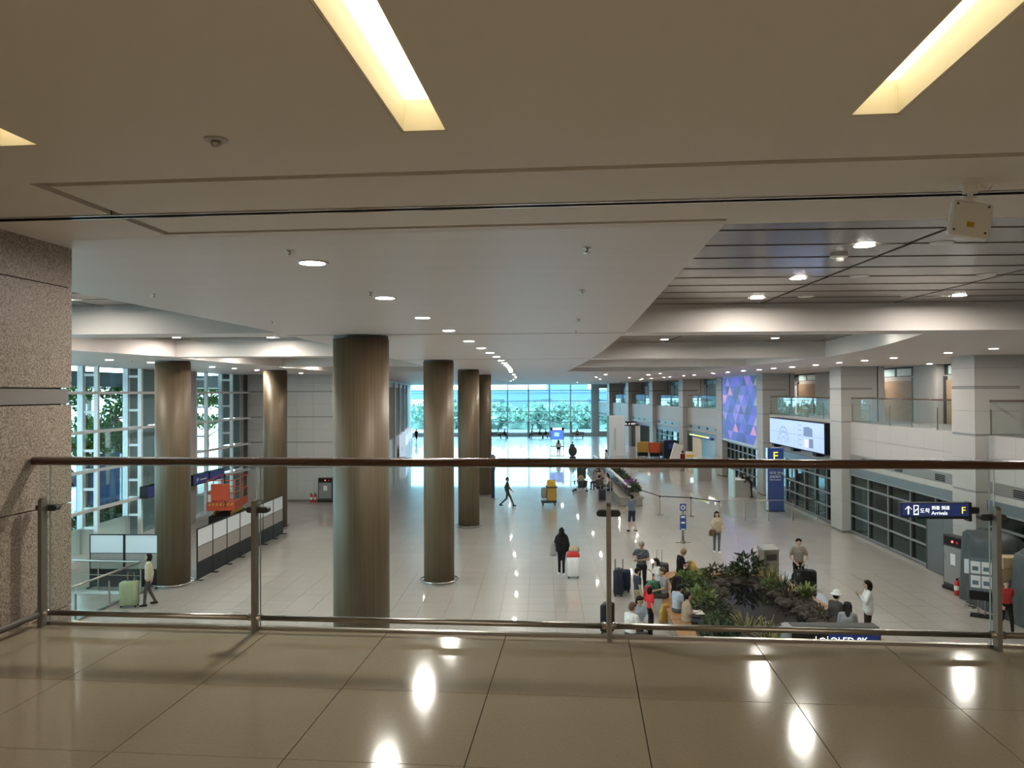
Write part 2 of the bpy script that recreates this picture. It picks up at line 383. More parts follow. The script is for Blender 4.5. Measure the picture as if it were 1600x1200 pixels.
for dz, q0, q1 in ((0.0, 4.450, 4.466), (0.02, 4.484, 4.504), (0.0, 4.522, 4.538)): b.box(-3.9, 14.4, q0, q1, ZC-0.006+dz, ZC+0.06)
struct(b.build('trim_2', 'chrome', rz=DECK_RZ), 'dark chrome shutter track running across the deck ceiling')
# ---- hall ceiling: central strip, soffits, beams and coffers
SR = [(4, 1.18), (7.2, 1.28), (9.9, 1.39), (14.5, 1.56), (21, 1.66), (30, 1.6), (41, 1.35), (60, 0.5)]
SL = [(4, -5.2), (8, -5.04), (12.8, -4.81), (30, -4.8), (45, -5.2)]
ystart = lambda x: 5.148 - 0.0547*x
COFR = [(None, 14.3, 10.2, 10.2), (15.2, 25.4, 7.4, 9.25), (26.3, 33.4, 9.0, 8.8), (34.2, 41.2, 8.5, 8.0)]
COFL = [(None, 13.8, -12.4, -12.3), (14.7, 22.5, -12.1, -10.9), (23.4, 31.0, -11.2, -10.6), (31.8, 40.0, -11.0, -10.0)]
cb = MB()
def q4(b, pts, flip=False): b.add(pts, [(0, 1, 2, 3) if not flip else (3, 2, 1, 0)])
def side(cofs, inner, wall, sgn):
    prev = None
    for ci, (y0, y1, xo0, xo1) in enumerate(cofs):
        N = 12; ins = []; outs = []
        for k in range(N+1):
            t = k/N; xo = xo0 + (xo1-xo0)*t + sgn*0.25*math.sin(math.pi*t)*(ci > 0)
            ya = (ystart(0) if y0 is None else y0); y = ya + (y1-ya)*t; xi = lerp(inner, y)
            if y0 is None:
                yi = ystart(xi) + (y1-ystart(xi))*t; yo = ystart(xo) + (y1-ystart(xo))*t; yw = ystart(wall) + (y1-ystart(wall))*t
                xi = lerp(inner, yi)
            else: yi = yo = yw = y
            ins.append((xi, yi)); outs.append((xo, yo, yw))
        if prev is not None:                # the beam before this coffer
            q4(cb, [(ins[0][0], prev, ZC), (wall, prev, ZC), (wall, y0, ZC), (ins[0][0], y0, ZC)])
        for k in range(N):
            (xa, ya), (xb, yb) = ins[k], ins[k+1]; (oa, va, wa), (ob, vb, wb) = outs[k], outs[k+1]
            q4(cb, [(oa, va, ZC), (wall, wa, ZC), (wall, wb, ZC), (ob, vb, ZC)])
            q4(cb, [(xa, ya, ZC), (xa, ya, ZR+.02), (xb, yb, ZR+.02), (xb, yb, ZC)])
            q4(cb, [(oa, va, ZC), (oa, va, ZR+.02), (ob, vb, ZR+.02), (ob, vb, ZC)])
        for k in (0, N): q4(cb, [(ins[k][0], ins[k][1], ZC), (outs[k][0], outs[k][1], ZC), (outs[k][0], outs[k][1], ZR+.02), (ins[k][0], ins[k][1], ZR+.02)])
        prev = y1
    q4(cb, [(lerp(inner, prev), prev, ZC), (wall, prev, ZC), (wall*1.0, 46, ZC), (lerp(inner, 46), 46, ZC)])
side(COFR, SR, 18.0, 1); side(COFL, SL, -18.2, -1)
ys = [4.8 + 41.2*k/36 for k in range(37)]
for ya, yb in zip(ys, ys[1:]):
    f = lambda tab, y: (lerp(tab, y), max(y, ystart(lerp(tab, y))), ZC)
    q4(cb, [f(SL, ya), f(SR, ya), f(SR, yb), f(SL, yb)])
q4(cb, [(-22, 46, ZC), (18, 46, ZC), (18, 114, ZC), (-22, 114, ZC)])
ceil = struct(cb.build('ceiling', 'ceiling_white'), 'white hall ceiling with a curved central strip, beams and raised coffers')
MB().box(-22, 18.2, -9, 114, ZR+.08, ZR+.3).build('roof_slab', 'dark_grey', ceil)
b = MB(); b.box(-18.2, -4.3, -9, 4.4, ZC, ZC+.2); b.build('rear_soffit', 'ceiling_white', ceil)
pl = MB().box(-.5, .5, -.5, .5, 0, .05).mesh('ceiling_plank', 'plank')
def planks(x0, x1, y0, y1, w=2.4, d=0.8, anchor=4.0):
    k0 = math.floor((x0-anchor)/w); x = anchor + k0*w
    while x < x1:
        a, c = max(x, x0), min(x+w, x1); x += w
        if c-a < 0.05: continue
        y = y0
        while y < y1-0.05:
            e = min(y+d, y1); o_ = link('ceiling_plank', pl, ceil, ((a+c)/2+.008, (y+e)/2, ZR), 0, (c-a-0.055, e-y-0.02, 1)); o_.rotation_euler.x = rad(.55); y += d
planks(1.0, 10.4, 4.5, 14.4); planks(1.4, 9.9, 15.1, 25.5, 4.8); planks(1.4, 9.6, 26.2, 33.5, 4.8, 1.2); planks(1.2, 9.0, 34.1, 41.3, 4.8, 1.6)
planks(-12.6, -4.6, 5.5, 13.9, 2.4, 0.8); planks(-12.6, -4.6, 14.6, 22.6, 2.4, 0.8); planks(-11.6, -4.6, 23.3, 31.1, 2.4, 1.6); planks(-11.4, -4.6, 31.7, 40.1, 4.8, 1.6)
# thin seams across the central strip at the beam lines
for k, (yy, xa, xb) in enumerate(((14.35, -4.8, 1.56), (25.4, -4.8, 1.63))):
    struct(MB().box(xa, xb, yy, yy+.025, ZC-.004, ZC+.01).build('trim_%d' % (3+k), 'groove_shade'), 'thin %s shadow seam across the white central ceiling strip' % ('nearer', 'farther')[k])

# ---- granite pier at the deck's end
gw = struct(MB().box(-4.60, -3.90, -8, 5.42, 0, ZC+.3).build('wall_left', 'stone_joint', rz=DECK_RZ), 'speckled granite wall at the end of the upper deck')
zs = [0, .9, 1.7, 2.5, 3.3, 4.05, 4.82, 5.585, 6.325, None, 6.445, 7.20, 7.52]
for a, c in zip(zs, zs[1:]):
    if a is None or c is None: continue
    for q0, q1 in ((1.2, 5.465), (-2.4, 1.19)):
        piece('stone_slab', 'granite_near', gw, -4.65, -3.85, q0, q1, a+.004, c-.004, (0, 0, 0), 0)
piece('metal_band', 'band', gw, -4.63, -3.865, -2.4, 5.45, 6.33, 6.44)
# ---- walls that close the hall behind the camera and the deck
b = MB(); b.box(-18.2, 18.2, -9.2, -9, 0, ZR); b.box(-18.2, -18, -9, 4.6, 0, ZR); b.box(17.4, 18.2, -9, 14, 0, ZR)
struct(b.build('wall_rear', 'stone'), 'stone wall behind the upper deck')
# ---- back stone wall on the near side of the shops
wb = struct(MB().box(-18.2, -11.5, 45.02, 46.0, 0, ZC).build('wall_back', 'stone_joint'), 'grey stone panelled wall beyond the orange lift')
zz = [0.12, .5, 1.25, 1.98, 2.02, 2.75, 3.48, 3.52, 4.25, 4.98, 5.02, 5.75, 6.48, 6.52, 7.0, 7.5]
zz = [(0.12, .5), (.5, 1.25), (1.25, 1.97), (2.03, 2.75), (2.75, 3.47), (3.53, 4.25), (4.25, 4.97), (5.03, 5.75), (5.75, 6.47), (6.53, 7.0), (7.0, 7.5)]
for a, c in zz:
    for k in range(6): piece('stone_panel', 'stone_grey', wb, -17.45+.99*k+.004, -17.45+.99*(k+1)-.004, 44.985, 45.05, a+.003, c-.003)
for z in (2.0, 3.5, 5.0, 6.5): piece('groove_strip', 'band', wb, -17.45, -11.5, 45.0, 45.03, z-.03, z+.03)
struct(MB().box(-17.45, -11.5, 44.96, 45.02, 0, .12).build('baseboard_back', 'band'), 'dark metal baseboard below the grey stone wall')
# ---- far side wall with brown panels over pale lit counters
LW = [(-11.5, 45.9), (-14.4, 76), (-17.4, 100), (-19.3, 113)]
b = MB()
for (xa, ya), (xb, yb) in zip(LW, LW[1:]): b.prism([(xa, ya), (xb, yb), (xb-.4, yb), (xa-.4, ya)], 0, ZC)
wl = struct(b.build('wall_left', 'stone_grey'), 'pale far side wall with tall brown panels')
def onLW(y): return lerp([(p[1], p[0]) for p in LW], y)
for k, (ya, yb) in enumerate(((66.0, 72), (72.3, 78), (78.4, 86), (86.5, 92.5))):
    xa, xb = onLW(ya), onLW(yb)
    MB().prism([(xa+.12, ya), (xb+.12, yb), (xb-.05, yb), (xa-.05, ya)], 2.2, 6.9).build('brown_panel', 'brown_panel', wl)
    MB().prism([(xb-.05, yb), (xb+.22, yb), (xb+.2, yb+.28), (xb-.1, yb+.28)], 0, ZC-.2).build('white_fin', 'white_paint', wl)
# ---- tall glass wall on the street side
w1 = struct(empty('window_1'), 'tall white-framed glass wall onto the street'); GX = -17.3
posts = [29.25+3.25*k for k in range(-7, 5)]
for y in posts:
    piece('mullion', 'white_frame', w1, GX-.08, GX+.08, y-.07, y+.07, 0.2, ZC)
    piece('mullion', 'pale_frame', w1, GX-.72, GX-.50, y-.10, y+.10, 0.2, ZC)
    for z in (1.2, 1.95, 2.7, 3.45, 4.2, 4.95, 5.7, 6.45, 7.15): piece('rung', 'white_frame', w1, GX-.5, GX-.08, y-.05, y+.05, z-.05, z+.05)
for y0, y1 in zip([posts[0]-3.25]+posts, posts+[44.96]):
    for z in (1.95, 3.45, 4.95, 6.45): piece('transom', 'white_frame', w1, GX-.07, GX+.07, y0+.07, y1-.07, z-.055, z+.055)
    if 32.4 < y0 < 32.6 or y0 > 42:
        for z0, z1 in ((.2, 1.9), (2.0, 3.4), (3.5, 4.9), (5.0, 6.4), (6.5, ZC)): piece('spandrel', 'spandrel', w1, GX-.62, GX-.58, y0+.1, y1-.1, z0, z1)
    elif 35.6 < y0 < 35.9:
        piece('pane', 'window_glass', w1, GX-.61, GX-.595, y0+.1, y1-.1, 2.5, ZC); piece('pane', 'window_glass', w1, GX-.61, GX-.595, y0+.1, y1-.1, .2, 2.4)
    else:
        piece('pane', 'window_glass', w1, GX-.61, GX-.595, y0+.1, y1-.1, 1.18, ZC)
        piece('frosted_pane', 'frosted', w1, GX-.63, GX-.59, y0+.1, y1-.1, 0.2, 1.18)
b = MB(); b.box(GX-.75, GX+.12, 5, 44.96, 0, .2); struct(b.build('trim_5', 'white_frame'), 'low white sill under the street-side glass wall')
b = MB(); b.box(-18.2, GX-.4, 44.9, 46, 0, ZC); b.box(GX-.3, GX+.15, 36.6, 37.5, 0, ZC); struct(b.build('wall_left', 'stone'), 'slim stone pilaster dividing the street-side glass wall')
# ---- far glass wall
FY = 112.0
w2 = struct(empty('window_2'), 'far glass end wall looking out on trees and an elevated road')
fx = [7.25-3.05*k for k in range(0, 10)]
for x in fx: piece('mullion', 'white_frame', w2, x-.09, x+.09, FY-.2, FY+.1, .5, ZC)
for x in fx[1::2]: piece('wind_post', 'grey_frame', w2, x-.16, x+.16, FY-1.2, FY-.9, 0, 2.2)
for z in (.5, 2.05, 3.58, 5.1, 6.65): piece('transom', 'white_frame', w2, fx[-1], fx[0], FY-.06, FY+.06, z-.05, z+.05)
for xa, xb in zip(fx[1:], fx):
    for z0, z1 in ((.55, 2.0), (2.1, 3.53), (3.63, 5.05), (5.15, 6.6), (6.7, ZC)): piece('pane', 'far_glass', w2, xa+.09, xb-.09, FY-.02, FY, z0, z1)
b = MB(); b.box(-20.4, 7.4, FY-.3, FY+.3, 0, .5); struct(b.build('trim_6', 'pale_frame'), 'low pale sill under the far glass wall')
b = MB(); b.box(7.35, 8.35, FY-.4, FY+.5, 0, ZC); b.box(9.5, 18, FY, FY+.5, 0, ZC); b.box(8.35, 9.5, FY, FY+.4, 6.9, ZC); b.box(8.35, 9.5, FY, FY+.4, 0, .7)
struct(b.build('wall_far', 'stone_grey'), 'pale pillar and wall at the far corner of the hall')
w3 = struct(empty('window_3'), 'narrow tall window beside the far corner pillar'); piece('pane', 'far_glass', w3, 8.35, 9.5, FY+.1, FY+.12, .7, 6.9); piece('transom', 'grey_frame', w3, 8.35, 9.5, FY, FY+.14, 2.3, 2.4); piece('transom', 'grey_frame', w3, 8.35, 9.5, FY, FY+.14, 5.1, 5.2)

# ---- right wall: piers, parapets, balconies and storefronts, bay by bay along a gentle bend
PIER = [(13.9, 13.6), (13.9, 24.5), (13.9, 35.2), (13.9, 47.5), (13.9, 58.2), (12.95, 68.9), (11.85, 79.9), (10.6, 90.9), (9.3, 101.5), (8.1, 112.0)]
wr = struct(empty('wall_right'), 'granite pier wall with balconies and storefronts below')
PL = 1.35
BAY = []
for i in range(len(PIER)-1):
    (xa, ya), (xb, yb) = PIER[i], PIER[i+1]
    rz = math.atan2(-(xb-xa), yb-ya); L = math.hypot(xb-xa, yb-ya); BAY.append(((xa, ya, 0), rz, L))
blocks = [(0.10, .75), (.75, 1.45), (1.45, 2.0), (2.0, 2.75), (2.75, 3.2), (3.25, 4.25), (4.25, 4.97), (5.03, 5.75), (5.75, 6.45), (6.53, 7.1), (7.1, 7.5)]
for i, (A, rz, L) in enumerate(BAY):
    near = i < 5
    piece('pier_core', 'stone_joint', wr, -.38, .98, .02, PL-.02, 0, ZC, A, rz)
    if near:
        for a, c in blocks: piece('stone_block', 'stone', wr, -.40, 1.0, 0, PL, a+.004, c-.004, A, rz)
        for z in (3.225, 5.0, 6.49): piece('metal_band', 'band', wr, -.39, 1.0, .01, PL-.01, z-.03, z+.03, A, rz)
    else:
        for a, c in ((0, 3.22), (3.25, 4.98), (5.02, 6.45), (6.53, 7.5)): piece('stone_block', 'stone', wr, -.40, 1.0, 0, PL, a+.004, c-.004, A, rz)
    # fin behind the pier on the balcony level, balcony slab, back wall
    piece('balcony_fin', 'stone', wr, .98, 1.55, .05, PL-.05, 5.0, ZC, A, rz)
    piece('fin_joint', 'dark_frame', wr, 1.22, 1.27, .04, PL-.04, 5.0, ZC, A, rz)
    piece('balcony_slab', 'mid_grey', wr, 0.12, 4.0, 0, L, 4.7, 5.0, A, rz)
    piece('rear_wall', 'stone', wr, 3.0, 3.2, 0, L, 5.0, 7.05, A, rz); piece('rear_frieze', 'dark_frame', wr, 3.0, 3.2, 0, L, 7.05, ZC, A, rz)
    if i == 3: continue                     # the big purple screen hides the rest of its bay
    # parapet stone panels
    n = max(4, round((L-PL)/1.32)); w = (L-PL)/n
    if i < 5:
        for k in range(n):
            for a, c in ((3.55, 4.28), (4.28, 5.0)): piece('stone_panel', 'stone', wr, 0, .12, PL+k*w+.004, PL+(k+1)*w-.004, a+.004, c-.004, A, rz)
        for k in range(0, n, 2): piece('stone_panel', 'stone', wr, 0, .12, PL+k*w+.004, min(L, PL+(k+2)*w)-.004, 2.985, 3.19, A, rz)
    else:
        for k in range(n): piece('stone_panel', 'stone', wr, 0, .12, PL+k*w+.004, PL+(k+1)*w-.004, 2.985, 5.0, A, rz)
    piece('panel_backing', 'stone_joint', wr, .03, .115, PL, L, 2.98, 4.99, A, rz)
    piece('vent_band', 'band', wr, -.005, .11, PL, L, 3.2, 3.55, A, rz)
    for k in range(3 if i < 3 else 4):
        s = PL + (L-PL)*(k+.5)/(3 if i < 3 else 4)
        if i < 3:
            for z in (3.27, 3.33, 3.39, 3.45): piece('vent_slat', 'black', wr, -.02, .0, s-.32, s+.32, z-.018, z+.018, A, rz)
        else: piece('vent', 'black', wr, -.02, .0, s-.25, s+.25, 3.28, 3.46, A, rz)
b = MB()
for (A, rz, L) in BAY: pass
# closing wall far behind shops and balconies
bw_ = MB()
for (xa, ya), (xb, yb) in zip(PIER, PIER[1:]): bw_.prism([(xa+3.9, ya), (xb+3.9, yb), (xb+4.2, yb), (xa+4.2, ya)], 0, ZR)
bw_.build('outer_wall', 'teal_dark', wr)

# balcony rear details: wood panels, stone columns, lift doors, clerestory
def rear(i, m, s0, s1, z0, z1, name, dep=.06): 
    A, rz, L = BAY[i]; return piece(name, m, wr, 3.0-dep, 3.0, s0, s1, z0, z1, A, rz)
for i in range(0, 8):
    A, rz, L = BAY[i]
    rear(i, 'wood_panel', .4, 3.6, 5.0, 6.85, 'wood_panel'); rear(i, 'dark_frame', -.15, .4, 5.0, 7.0, 'door_frame', .08); rear(i, 'dark_frame', 3.6, 3.75, 5.0, 7.0, 'door_frame', .08)
    rear(i, 'stone', L-2.3, L-.2, 5.0, ZC, 'stone_column', .3); rear(i, 'dark_frame', L-2.55, L-2.35, 5.0, 7.0, 'door_frame', .08); rear(i, 'wood_panel', L-5.2, L-2.55, 5.0, 6.85, 'wood_panel')
    for s0, s1 in ((.5, 1.9), (2.1, 3.5), (L-5.0, L-2.7)): rear(i, 'frosted', s0, s1, 7.08, 7.42, 'clerestory_pane', .05)
    if i in (2, 3, 4): rear(i, 'light_grey', 4.2, 5.4, 5.0, 6.7, 'lift_door', .08); rear(i, 'white_paint', 4.05, 4.2, 5.0, 6.75, 'door_frame', .1)
A, rz, L = BAY[1]
sgn = empty('wall_sign', (A[0]+2.90, A[1]+L+.75+2.6, 6.35), rz, 'small orange sign on the wooden balcony wall', 'sign')
piece('sign_board', 'yellow', sgn, -.02, 0, -.22, .22, -.22, .22); piece('sign_mark', 'orange_lift', sgn, -.025, -.02, -.12, .12, -.12, .1)

# glass balustrades of the balconies
bal_names = {0: 'beside the near granite pier at the picture edge', 1: 'above the dark glazed storefront', 2: 'above the wide map screen',
             4: 'above the yellow shop sign', 5: 'above the dark blue booth', 6: 'above the lit shop with the hanging sign', 7: 'above the tall pale hoarding'}
for i in bal_names:
    A, rz, L = BAY[i]
    t = empty('balcony_railing', (A[0], A[1], 5.0), rz, 'glass balcony railing ' + bal_names[i], 'railing', 'balcony railings along the right wall')
    s0, s1 = PL+.02, L-.02; n = 5; w = (s1-s0)/n
    for k in range(n): piece('glass_panel', 'rail_glass', t, .045, .06, s0+k*w+.01, s0+(k+1)*w-.01, .02, 1.03)
    for k in range(n+1): piece('post', 'post_metal', t, .07, .10, s0+k*w-.02 if k else s0, s0+k*w+.02 if k < n else s1, 0, .8)
    MB().tube([(1.1, s0+.02, 1.07), (.05, s0+.02, 1.07), (.05, s1-.02, 1.07), (1.1, s1-.02, 1.07)], .028, 8).build('handrail', 'handrail_wood', t, True)
    piece('glass_panel', 'rail_glass', t, .1, 1.1, s0+.012, s0+.027, .02, 1.03)

# storefront glazing
def storefront(i, s0, s1, cols, back, label, zt=2.65, rows=(0.1, .8, 1.44, 2.17, 2.63), frame='dark_frame', num=4):
    A, rz, L = BAY[i]; o = struct(empty('window_%d' % num, A, rz), label)
    piece('lintel', 'lintel', o, -.06, .14, s0, s1, 2.65, 2.98); piece('lintel_lip', 'grey_frame', o, -.08, .14, s0, s1, 2.62, 2.66)
    w = (s1-s0)/cols
    for k in range(cols+1): piece('mullion', frame, o, .0, .16, max(s0, s0+k*w-.07), min(s1, s0+k*w+.07), 0, 2.62); piece('mullion_face', 'grey_frame', o, -.03, .0, max(s0, s0+k*w-.025), min(s1, s0+k*w+.025), 0, 2.62)
    for z in rows: piece('transom', 'grey_frame', o, -.025, .05, s0, s1, z-.03, z+.03)
    piece('sill', 'chrome', o, -.10, .05, s0, s1, 0, .06)
    for k in range(cols): piece('pane', 'shop_glass', o, .06, .075, s0+k*w+.07, s0+(k+1)*w-.07, .06, 2.62)
    piece('room_back', back, o, 1.6, 1.7, s0, s1, 0, 2.98)
    return o
num = 4
A, rz, L = BAY[1]; storefront(1, PL, L, 5, 'teal_dark', 'dark teal glazed storefront behind the blue arrivals sign', num=4)
A, rz, L = BAY[2]; o = storefront(2, PL, L, 7, 'teal_mid', 'pale teal glazed storefront behind the blue F totem', num=5)
for z in (.3, .55, .95, 1.2): piece('frosted_strip', 'teal_dark', o, .09, .1, PL, L, z, z+.09)
A, rz, L = BAY[0]; storefront(0, PL, L, 5, 'teal_dark', 'dark glazed storefront behind the grey tarpaulins', num=6)
A, rz, L = BAY[3]; storefront(3, PL, L, 8, 'teal_mid', 'dark framed doors under the purple screen', num=7)
piece('screen_backing', 'stone', wr, .05, .3, PL, L, 2.98, ZC, A, rz)
A, rz, L = BAY[5]; o = storefront(5, PL, L, 5, 'white_glow', 'dark framed shopfront with bright interior beyond the dark blue booth', num=8)  # back wall itself glows, standing in for the lit interior
# lit shops in bays 4 and 6
for i, n in ((4, 1), (6, 2), (7, 3)):
    A, rz, L = BAY[i]
    o = struct(empty('wall_right', A, rz), ('open lit shop under the yellow sign', 'open lit passage under the hanging white-lettered sign', 'pale wall behind the tall hoarding')[n-1])
    piece('shop_back', 'cream' if i == 4 else 'white_paint', o, 2.6, 2.8, PL, L, 0, 2.98); piece('shop_ceiling', 'white_paint', o, .1, 2.7, PL, L, 2.9, 2.98)
    piece('lintel', 'lintel', o, -.04, .12, PL, L, 2.7, 2.98)
    if i == 7: piece('wall_panel', 'stone_grey', o, 0, .1, PL, L, 0, 2.7); continue
    for k in range(3): piece('light_panel', 'shop_light', o, .8, 1.8, PL+(L-PL)*(k+.25)/3, PL+(L-PL)*(k+.75)/3, 2.87, 2.9)
    piece('jamb', 'dark_frame', o, 0, .3, L-.5, L, 0, 2.7)
    if i == 4:
        piece('jamb', 'teal_mid', o, 0, .3, PL, PL+1.5, 0, 2.7)
        piece('partition', 'cream', o, .05, .2, L-3.6, L-1.4, 0, 2.7)
        for z in (.9, 1.3, 1.7, 2.1): piece('shelf', 'frosted', o, 2.0, 2.6, PL+1.8, PL+4.5, z, z+.06)
    else:
        for k in range(3): piece('wall_opening', 'white_glow', o, 2.55, 2.6, PL+(L-PL)*(k+.2)/3, PL+(L-PL)*(k+.5)/3, .3, 2.6)  # glowing boxes on the back wall stand in for bright openings
# grey door beside the storefront
A, rz, L = BAY[1]
d = struct(empty('door_1', (A[0], A[1]+PL, 0), rz), 'dark grey steel double door under the blue arrivals sign')
for k in (0, 1): piece('door_leaf', 'door_grey', d, -.11, -.05, .12+1.08*k, .12+1.08*(k+1)-.01, .02, 2.25)
piece('door_frame', 'dark_frame', d, -.10, .0, .0, 2.40, 0, 2.33); piece('door_handle', 'chrome', d, -.15, -.11, 1.08, 1.11, 1.0, 1.35)

# ---- outdoors beyond the glass walls
struct(MB().box(-140, -18.1, -40, 320, -.4, -.15).build('ground', 'paving'), 'pale paved street outside the glass wall')
struct(MB().box(-18.1, 160, 112.6, 320, -.4, -.15).build('ground', 'asphalt'), 'dark road outside the far glass wall')
# ================================================================== DECK RAILING, COLUMNS, LAMPS
R0 = deck(0, 5.0, 4.8)
rl = empty('glass_railing', deck(-3.73, 5.0, 4.8), DECK_RZ, 'glass railing with brown wooden handrail along the upper deck edge', 'railing')
PP = [0.0, 1.522, 3.886, 6.257, 8.63]      # posts along the railing
for k, p in enumerate(PP):
    b = MB(); pr = [(-.035, 0), (.025, 0), (.025, .865), (.015, .878), (-.005, .885), (-.025, .878), (-.035, .865)]
    b.add([(p-.014, y_, z_) for y_, z_ in pr] + [(p+.014, y_, z_) for y_, z_ in pr], [tuple(range(7)), tuple(reversed(range(7, 14)))] + [(i, 7+i, 7+(i+1) % 7, (i+1) % 7) for i in range(7)]); po = b.build('post', 'post_metal', rl)
    b = MB()
    for dx in (-1, 1):
        cx = p + dx*.036; pts = []
        for j in range(13):
            a = -math.pi/2 + math.pi*j/12; pts.append((cx + dx*(.022 + .02*math.cos(a)), .02*math.sin(a)))
        pts = [(p, -.02)] + pts + [(p, .02)]
        vs = [(x, .026, z+.81) for x, z in pts] + [(x, .075, z+.81) for x, z in pts]; n = len(pts)
        b.add(vs, [tuple(range(n)), tuple(reversed(range(n, 2*n)))] + [(i, (i+1) % n, n+(i+1) % n, n+i) for i in range(n)])
    cl = b.build('glass_clamp', 'dark_grey', po)
    MB().tube([(p-.045, 0, .093), (p+.045, 0, .093)], .024, 12).build('collar', 'chrome', po, True)
for a, c in zip(PP, PP[1:]):
    gp = MB().box(a+.016, c-.016, .045, .057, .02, 1.12).build('glass_panel', 'rail_glass', rl)
    for e_ in (a+.012, c-.016): MB().box(e_, e_+.004, .045, .057, .02, 1.12).build('polished_edge', 'glass_edge', gp)
    MB().tube([(a+.03, 0, .093), (c-.03, 0, .093)], .019, 14).build('bottom_rail', 'steel', rl, True)
MB().box(-.06, -.012, .045, .057, .02, 1.12).build('glass_panel', 'rail_glass', rl)
hb = MB(); prof = []
for j in range(16):
    a = 2*math.pi*j/16; prof.append((.045*math.copysign(abs(math.cos(a))**.8, math.cos(a)), .030*math.copysign(abs(math.sin(a))**.7, math.sin(a))))
vs = [(x, .05+y, 1.135+z) for x in (-.10, 8.7) for y, z in prof]
hb.add(vs, [tuple(range(16)), tuple(reversed(range(16, 32)))] + [(i, 16+i, 16+(i+1) % 16, (i+1) % 16) for i in range(16)])
hb.build('handrail', 'handrail_wood', rl, True)
MB().box(-.06, 8.7, .035, .07, 0, .02).build('glass_channel', 'steel', rl)
wr2 = empty('wall_rail', deck(-3.76, 5.0, 4.8), DECK_RZ, 'low steel rail running along the granite wall base', 'rail')
MB().tube([(.03, -.05, .093), (.0, -3.5, .093)], .019, 12).build('tube', 'steel', wr2, True)
for y in (-.42, -1.9, -3.3): MB().box(-.012, .012, y-.02, y+.02, 0, .12).build('foot', 'post_metal', wr2)

# ---- round columns
def column(x, y, r, label):
    t = empty('column', (x, y, 0), 0, label, 'column', 'round brown columns of the hall')
    MB().lathe([(r, 0), (r, ZC-.06)], 48).build('shaft', 'shaft', t, True)
    MB().lathe([(r*.97, ZC-.06), (r*.97, ZC)], 48).build('cap_gap', 'shaft_cap', t)
    ring = MB().torus((0, 0, .10), r+.11, .022, 40, 8).build('base_ring', 'chrome', t, True)
    for k in range(8):
        a = rad(45*k+20); MB().tube([(math.cos(a)*(r-.01), math.sin(a)*(r-.01), .10), (math.cos(a)*(r+.11), math.sin(a)*(r+.11), .10)], .012, 6).build('ring_bracket', 'chrome', ring)
    MB().lathe([(r+.015, 0), (r+.015, .05)], 40).build('base_collar', 'band', t)
for y, r, l in ((14.75, .535, 'thickest brown column of the middle row, nearest the deck railing'), (25.95, .515, 'second column of the middle row, chrome ring at its base on the open floor'),
                (36.6, .51, 'third column of the middle row, half behind the second'), (47.6, .42, 'slim farthest column of the middle row by the white figure'),):
    column(-3.49 if y < 47 else -3.54, y, r, l)
column(-12.4, 25.4, .56, 'brown column beside the two display boards and the woman with the green suitcase')
column(-12.63, 36.0, .545, 'brown column at the far end of the long row of display boards')
column(-12.5, 47.2 - 3.0, .5, 'brown column close to the grey stone wall behind the thickest column') if False else None

# ---- recessed downlights
lens = MB().lathe([(0.0001, -.004), (.105, -.004), (.105, .02), (.0001, .02)], 20).mesh('lens', 'lamp')
trimm = MB().lathe([(.105, -.010), (.125, -.012), (.135, 0.0), (.105, 0.0), (.105, -.010)], 24, caps=False).mesh('trim_ring', 'white_paint', True)
offl = MB().lathe([(0.0001, -.006), (.12, -.006), (.135, 0.0), (.0001, 0.001)], 20).mesh('cover', 'white_paint')
def lamp(x, y, z, label, group):
    t = empty('downlight', (x, y, z), 0, label, 'ceiling light', group); link('lens', lens, t); link('trim_ring', trimm, t); return t
strip = [(-1.92, 6.38), (-1.8, 8.79), (-1.73, 11.15), (-1.63, 13.48), (-1.54, 16.3), (-1.48, 18.9), (-1.42, 21.2), (-1.38, 23.6), (-1.38, 26.3), (-1.38, 28.6), (-1.4, 30.8), (-1.43, 33.0), (-1.47, 35.6), (-1.55, 38.3), (-1.65, 41.2)]
for k, (x, y) in enumerate(strip): lamp(x, y, ZC, '%s downlight from the deck along the white central ceiling strip' % ORD[k], 'downlights in the central ceiling strip')
rs = [(11.91, 20.7), (11.85, 22.85), (11.77, 26.15), (11.67, 28.2), (11.55, 30.3), (11.5, 32.7), (11.35, 35.2), (11.1, 37.2), (11.06, 39.5), (10.82, 41.6), (10.6, 44.2), (10.4, 47), (10.07, 51.0), (9.88, 54), (9.3, 59), (8.52, 65.5)]
for k, (x, y) in enumerate(rs): lamp(x, y, ZC, '%s downlight from the deck along the soffit above the balconies' % ORD[k], 'downlights in the balcony-side soffit')
ls = [(-13.78, 24.0), (-13.57, 26.2), (-13.46, 30.9), (-13.38, 33.0), (-13.3, 35.4), (-13.14, 41.5)]
for k, (x, y) in enumerate(ls): lamp(x, y, ZC, '%s downlight from the deck along the soffit by the street-side glass wall' % ORD[k], 'downlights in the street-side soffit')
for k, (x, y) in enumerate([(-8.0, 12.5), (-7.87, 15.8), (-7.71, 18.7), (-7.7, 21.6), (-7.59, 24.4), (-7.54, 27.25)]):
    lamp(x, y, ZR, '%s downlight from the deck in the coffer row nearer the thickest column' % ORD[k], 'downlights in the street-side coffers')
for k, (x, y) in enumerate([(-10.32, 18.5), (-10.32, 21.35), (-10.29, 24.3), (-10.24, 27.1), (-10.12, 32.5), (-10.2, 35.6)]):
    lamp(x, y, ZR, '%s downlight from the deck in the coffer row nearer the street-side glass' % ORD[k], 'downlights in the street-side coffers')
